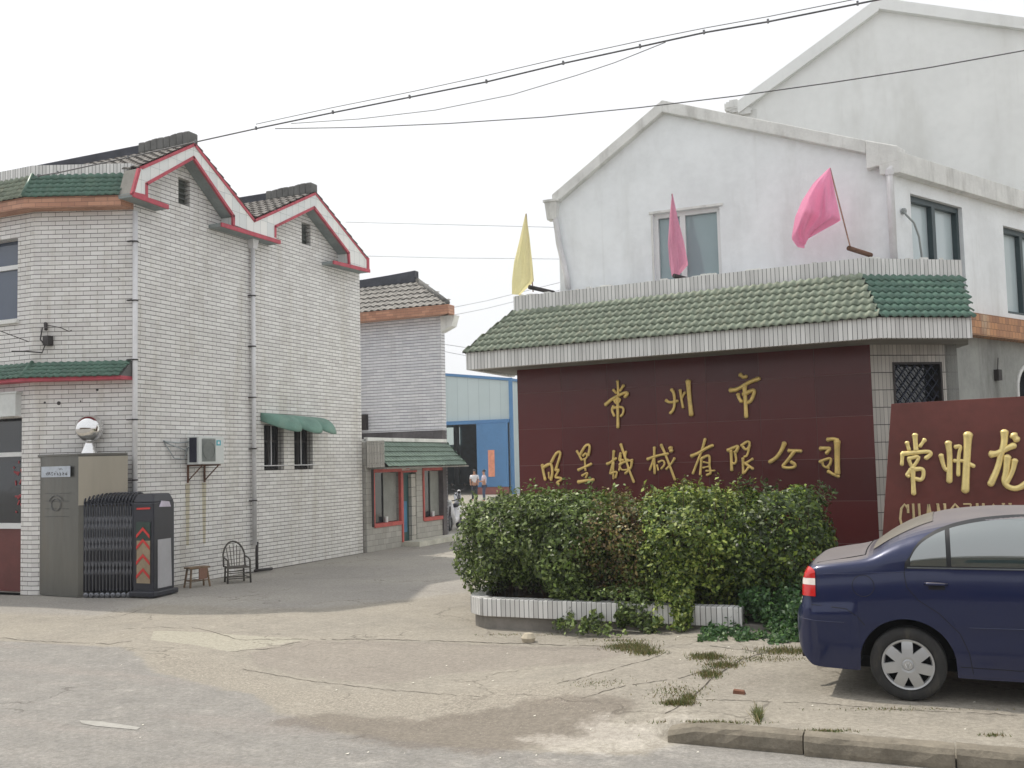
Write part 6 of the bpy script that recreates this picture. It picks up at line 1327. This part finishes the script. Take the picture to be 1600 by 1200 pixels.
for wx in WX:
    for sg in (1, -1):
        c = carw(wx, sg*.80, WZ); axs = Vector((0, -sg, 0)); m = MB(); R = WZ
        m.lathe(c, axs, [(.19, -.17), (R-.03, -.18), (R-.004, -.165), (R, -.14), (R, -.03), (R-.008, -.008), (R-.03, .002), (R-.06, .004), (.205, -.004), (.196, -.012), (.19, -.03)], 56); wh = m.build('wheel', TYRE, CAR, smooth=True)
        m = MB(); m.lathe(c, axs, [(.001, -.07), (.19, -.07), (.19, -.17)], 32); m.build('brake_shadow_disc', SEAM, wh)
        # seven spoke wheel cover
        m = MB(); N = 7; ru = axs.cross(Vector((0, 0, 1))); rz_ = Vector((0, 0, 1))
        def wp(r, a, d): return c+(ru*math.cos(a)+rz_*math.sin(a))*r+axs*d
        def ringq(r0, r1, d0, d1, n=56):
            vs = [wp(r0, 2*math.pi*k/n, d0) for k in range(n)]+[wp(r1, 2*math.pi*k/n, d1) for k in range(n)]
            m.add(vs, [(k, (k+1) % n, (k+1) % n+n, k+n) for k in range(n)])
        ringq(.195, .198, -.03, -.004); ringq(.198, .196, -.004, .004); ringq(.196, .182, .004, .0); ringq(.182, .172, .0, -.022)
        ringq(.001, .036, .022, .022); ringq(.036, .044, .022, .012); ringq(.044, .06, .012, .016); ringq(.06, .098, .016, .013)
        for k in range(N):
            a = math.pi/2+2*math.pi*k/N; wi, wo = .44, .225
            pts = []
            for r, w_, d in ((.096, wi, .013), (.13, .33, .010), (.16, .26, .005), (.183, wo, .0)):
                pts.append([wp(r, a+w_*f, d) for f in (-1, -.5, 0, .5, 1)])
            vs = [p for r in pts for p in r]; m.add(vs, [(i*5+j, i*5+j+1, (i+1)*5+j+1, (i+1)*5+j) for i in range(3) for j in range(4)])
            for f in (-1, 1):
                vs = []
                for r, w_, d in ((.096, wi, .013), (.13, .33, .010), (.16, .26, .005), (.183, wo, .0)): p = wp(r, a+w_*f, d); vs += [p, p-axs*.03]
                m.add(vs, [(2*i, 2*i+2, 2*i+3, 2*i+1) for i in range(3)])
        hc_ = m.build('wheel_cover', HUB, wh, smooth=False, recalc=False)
        m = MB(); ringp = [wp(.029, 2*math.pi*k/20, .0235) for k in range(21)]; m.tube(ringp, .0022, 5)
        def ep(x, z): return c+ru*x*.026+rz_*z*.026+axs*.0235
        m.tube([ep(-.35, .85), ep(0, .12), ep(.35, .85)], .0024, 5); m.tube([ep(-.8, .45), ep(-.42, -.8), ep(0, .0), ep(.42, -.8), ep(.8, .45)], .0024, 5); m.build('emblem', MIRR, hc_)
m = MB(); m.tube([carw(.2, 0, .28), carw(.04, .35, .25), carw(.0, .36, .25)], .025, 8); m.build('exhaust_pipe', IRON, CAR)

# ================================================================== HAZE
m = MB(); m.box(-70, 40, -12, 125, -1.5, 26); hz_o = m.build('haze', None or bpy.data.materials.new('haze_air'))
hm_ = hz_o.data.materials[0]; hm_.use_nodes = True; ht = hm_.node_tree; ht.nodes.clear()
vo = ht.nodes.new('ShaderNodeVolumePrincipled'); vo.inputs['Color'].default_value = (.9, .95, 1, 1); vo.inputs['Density'].default_value = .0011; vo.inputs['Anisotropy'].default_value = .3
oo = ht.nodes.new('ShaderNodeOutputMaterial'); ht.links.new(vo.outputs[0], oo.inputs['Volume']); tag(hz_o, 'thin summer haze filling the air', 'haze', None, 'stuff')

# ================================================================== ACROSS THE ROAD (mirrored in the car glass, paint and the steel ball)
OB = thing('roadside_house', (0, -16, 0), 'long low brown house row on the other side of the road behind the viewer', 'house')
m = MB(); m.box(-34, 30, -24, -16, 0, 4.2); m.build('wall', mat('brown_brick_wall', (126,108,92), .9, var=.25, scale=.6), OB)
m = MB(); m.hexa([(-35, -25, 4.2), (31, -25, 4.2), (31, -15.4, 4.2), (-35, -15.4, 4.2), (-35, -20.5, 6), (31, -20.5, 6), (31, -19.9, 6), (-35, -19.9, 6)]); m.build('roof', GREYT, OB)
for k in range(12):
    m = MB(); x = -31+k*5.2; m.box(x, x+2, -15.99, -15.95, 1.1, 2.8); m.build('window', GLD, OB)
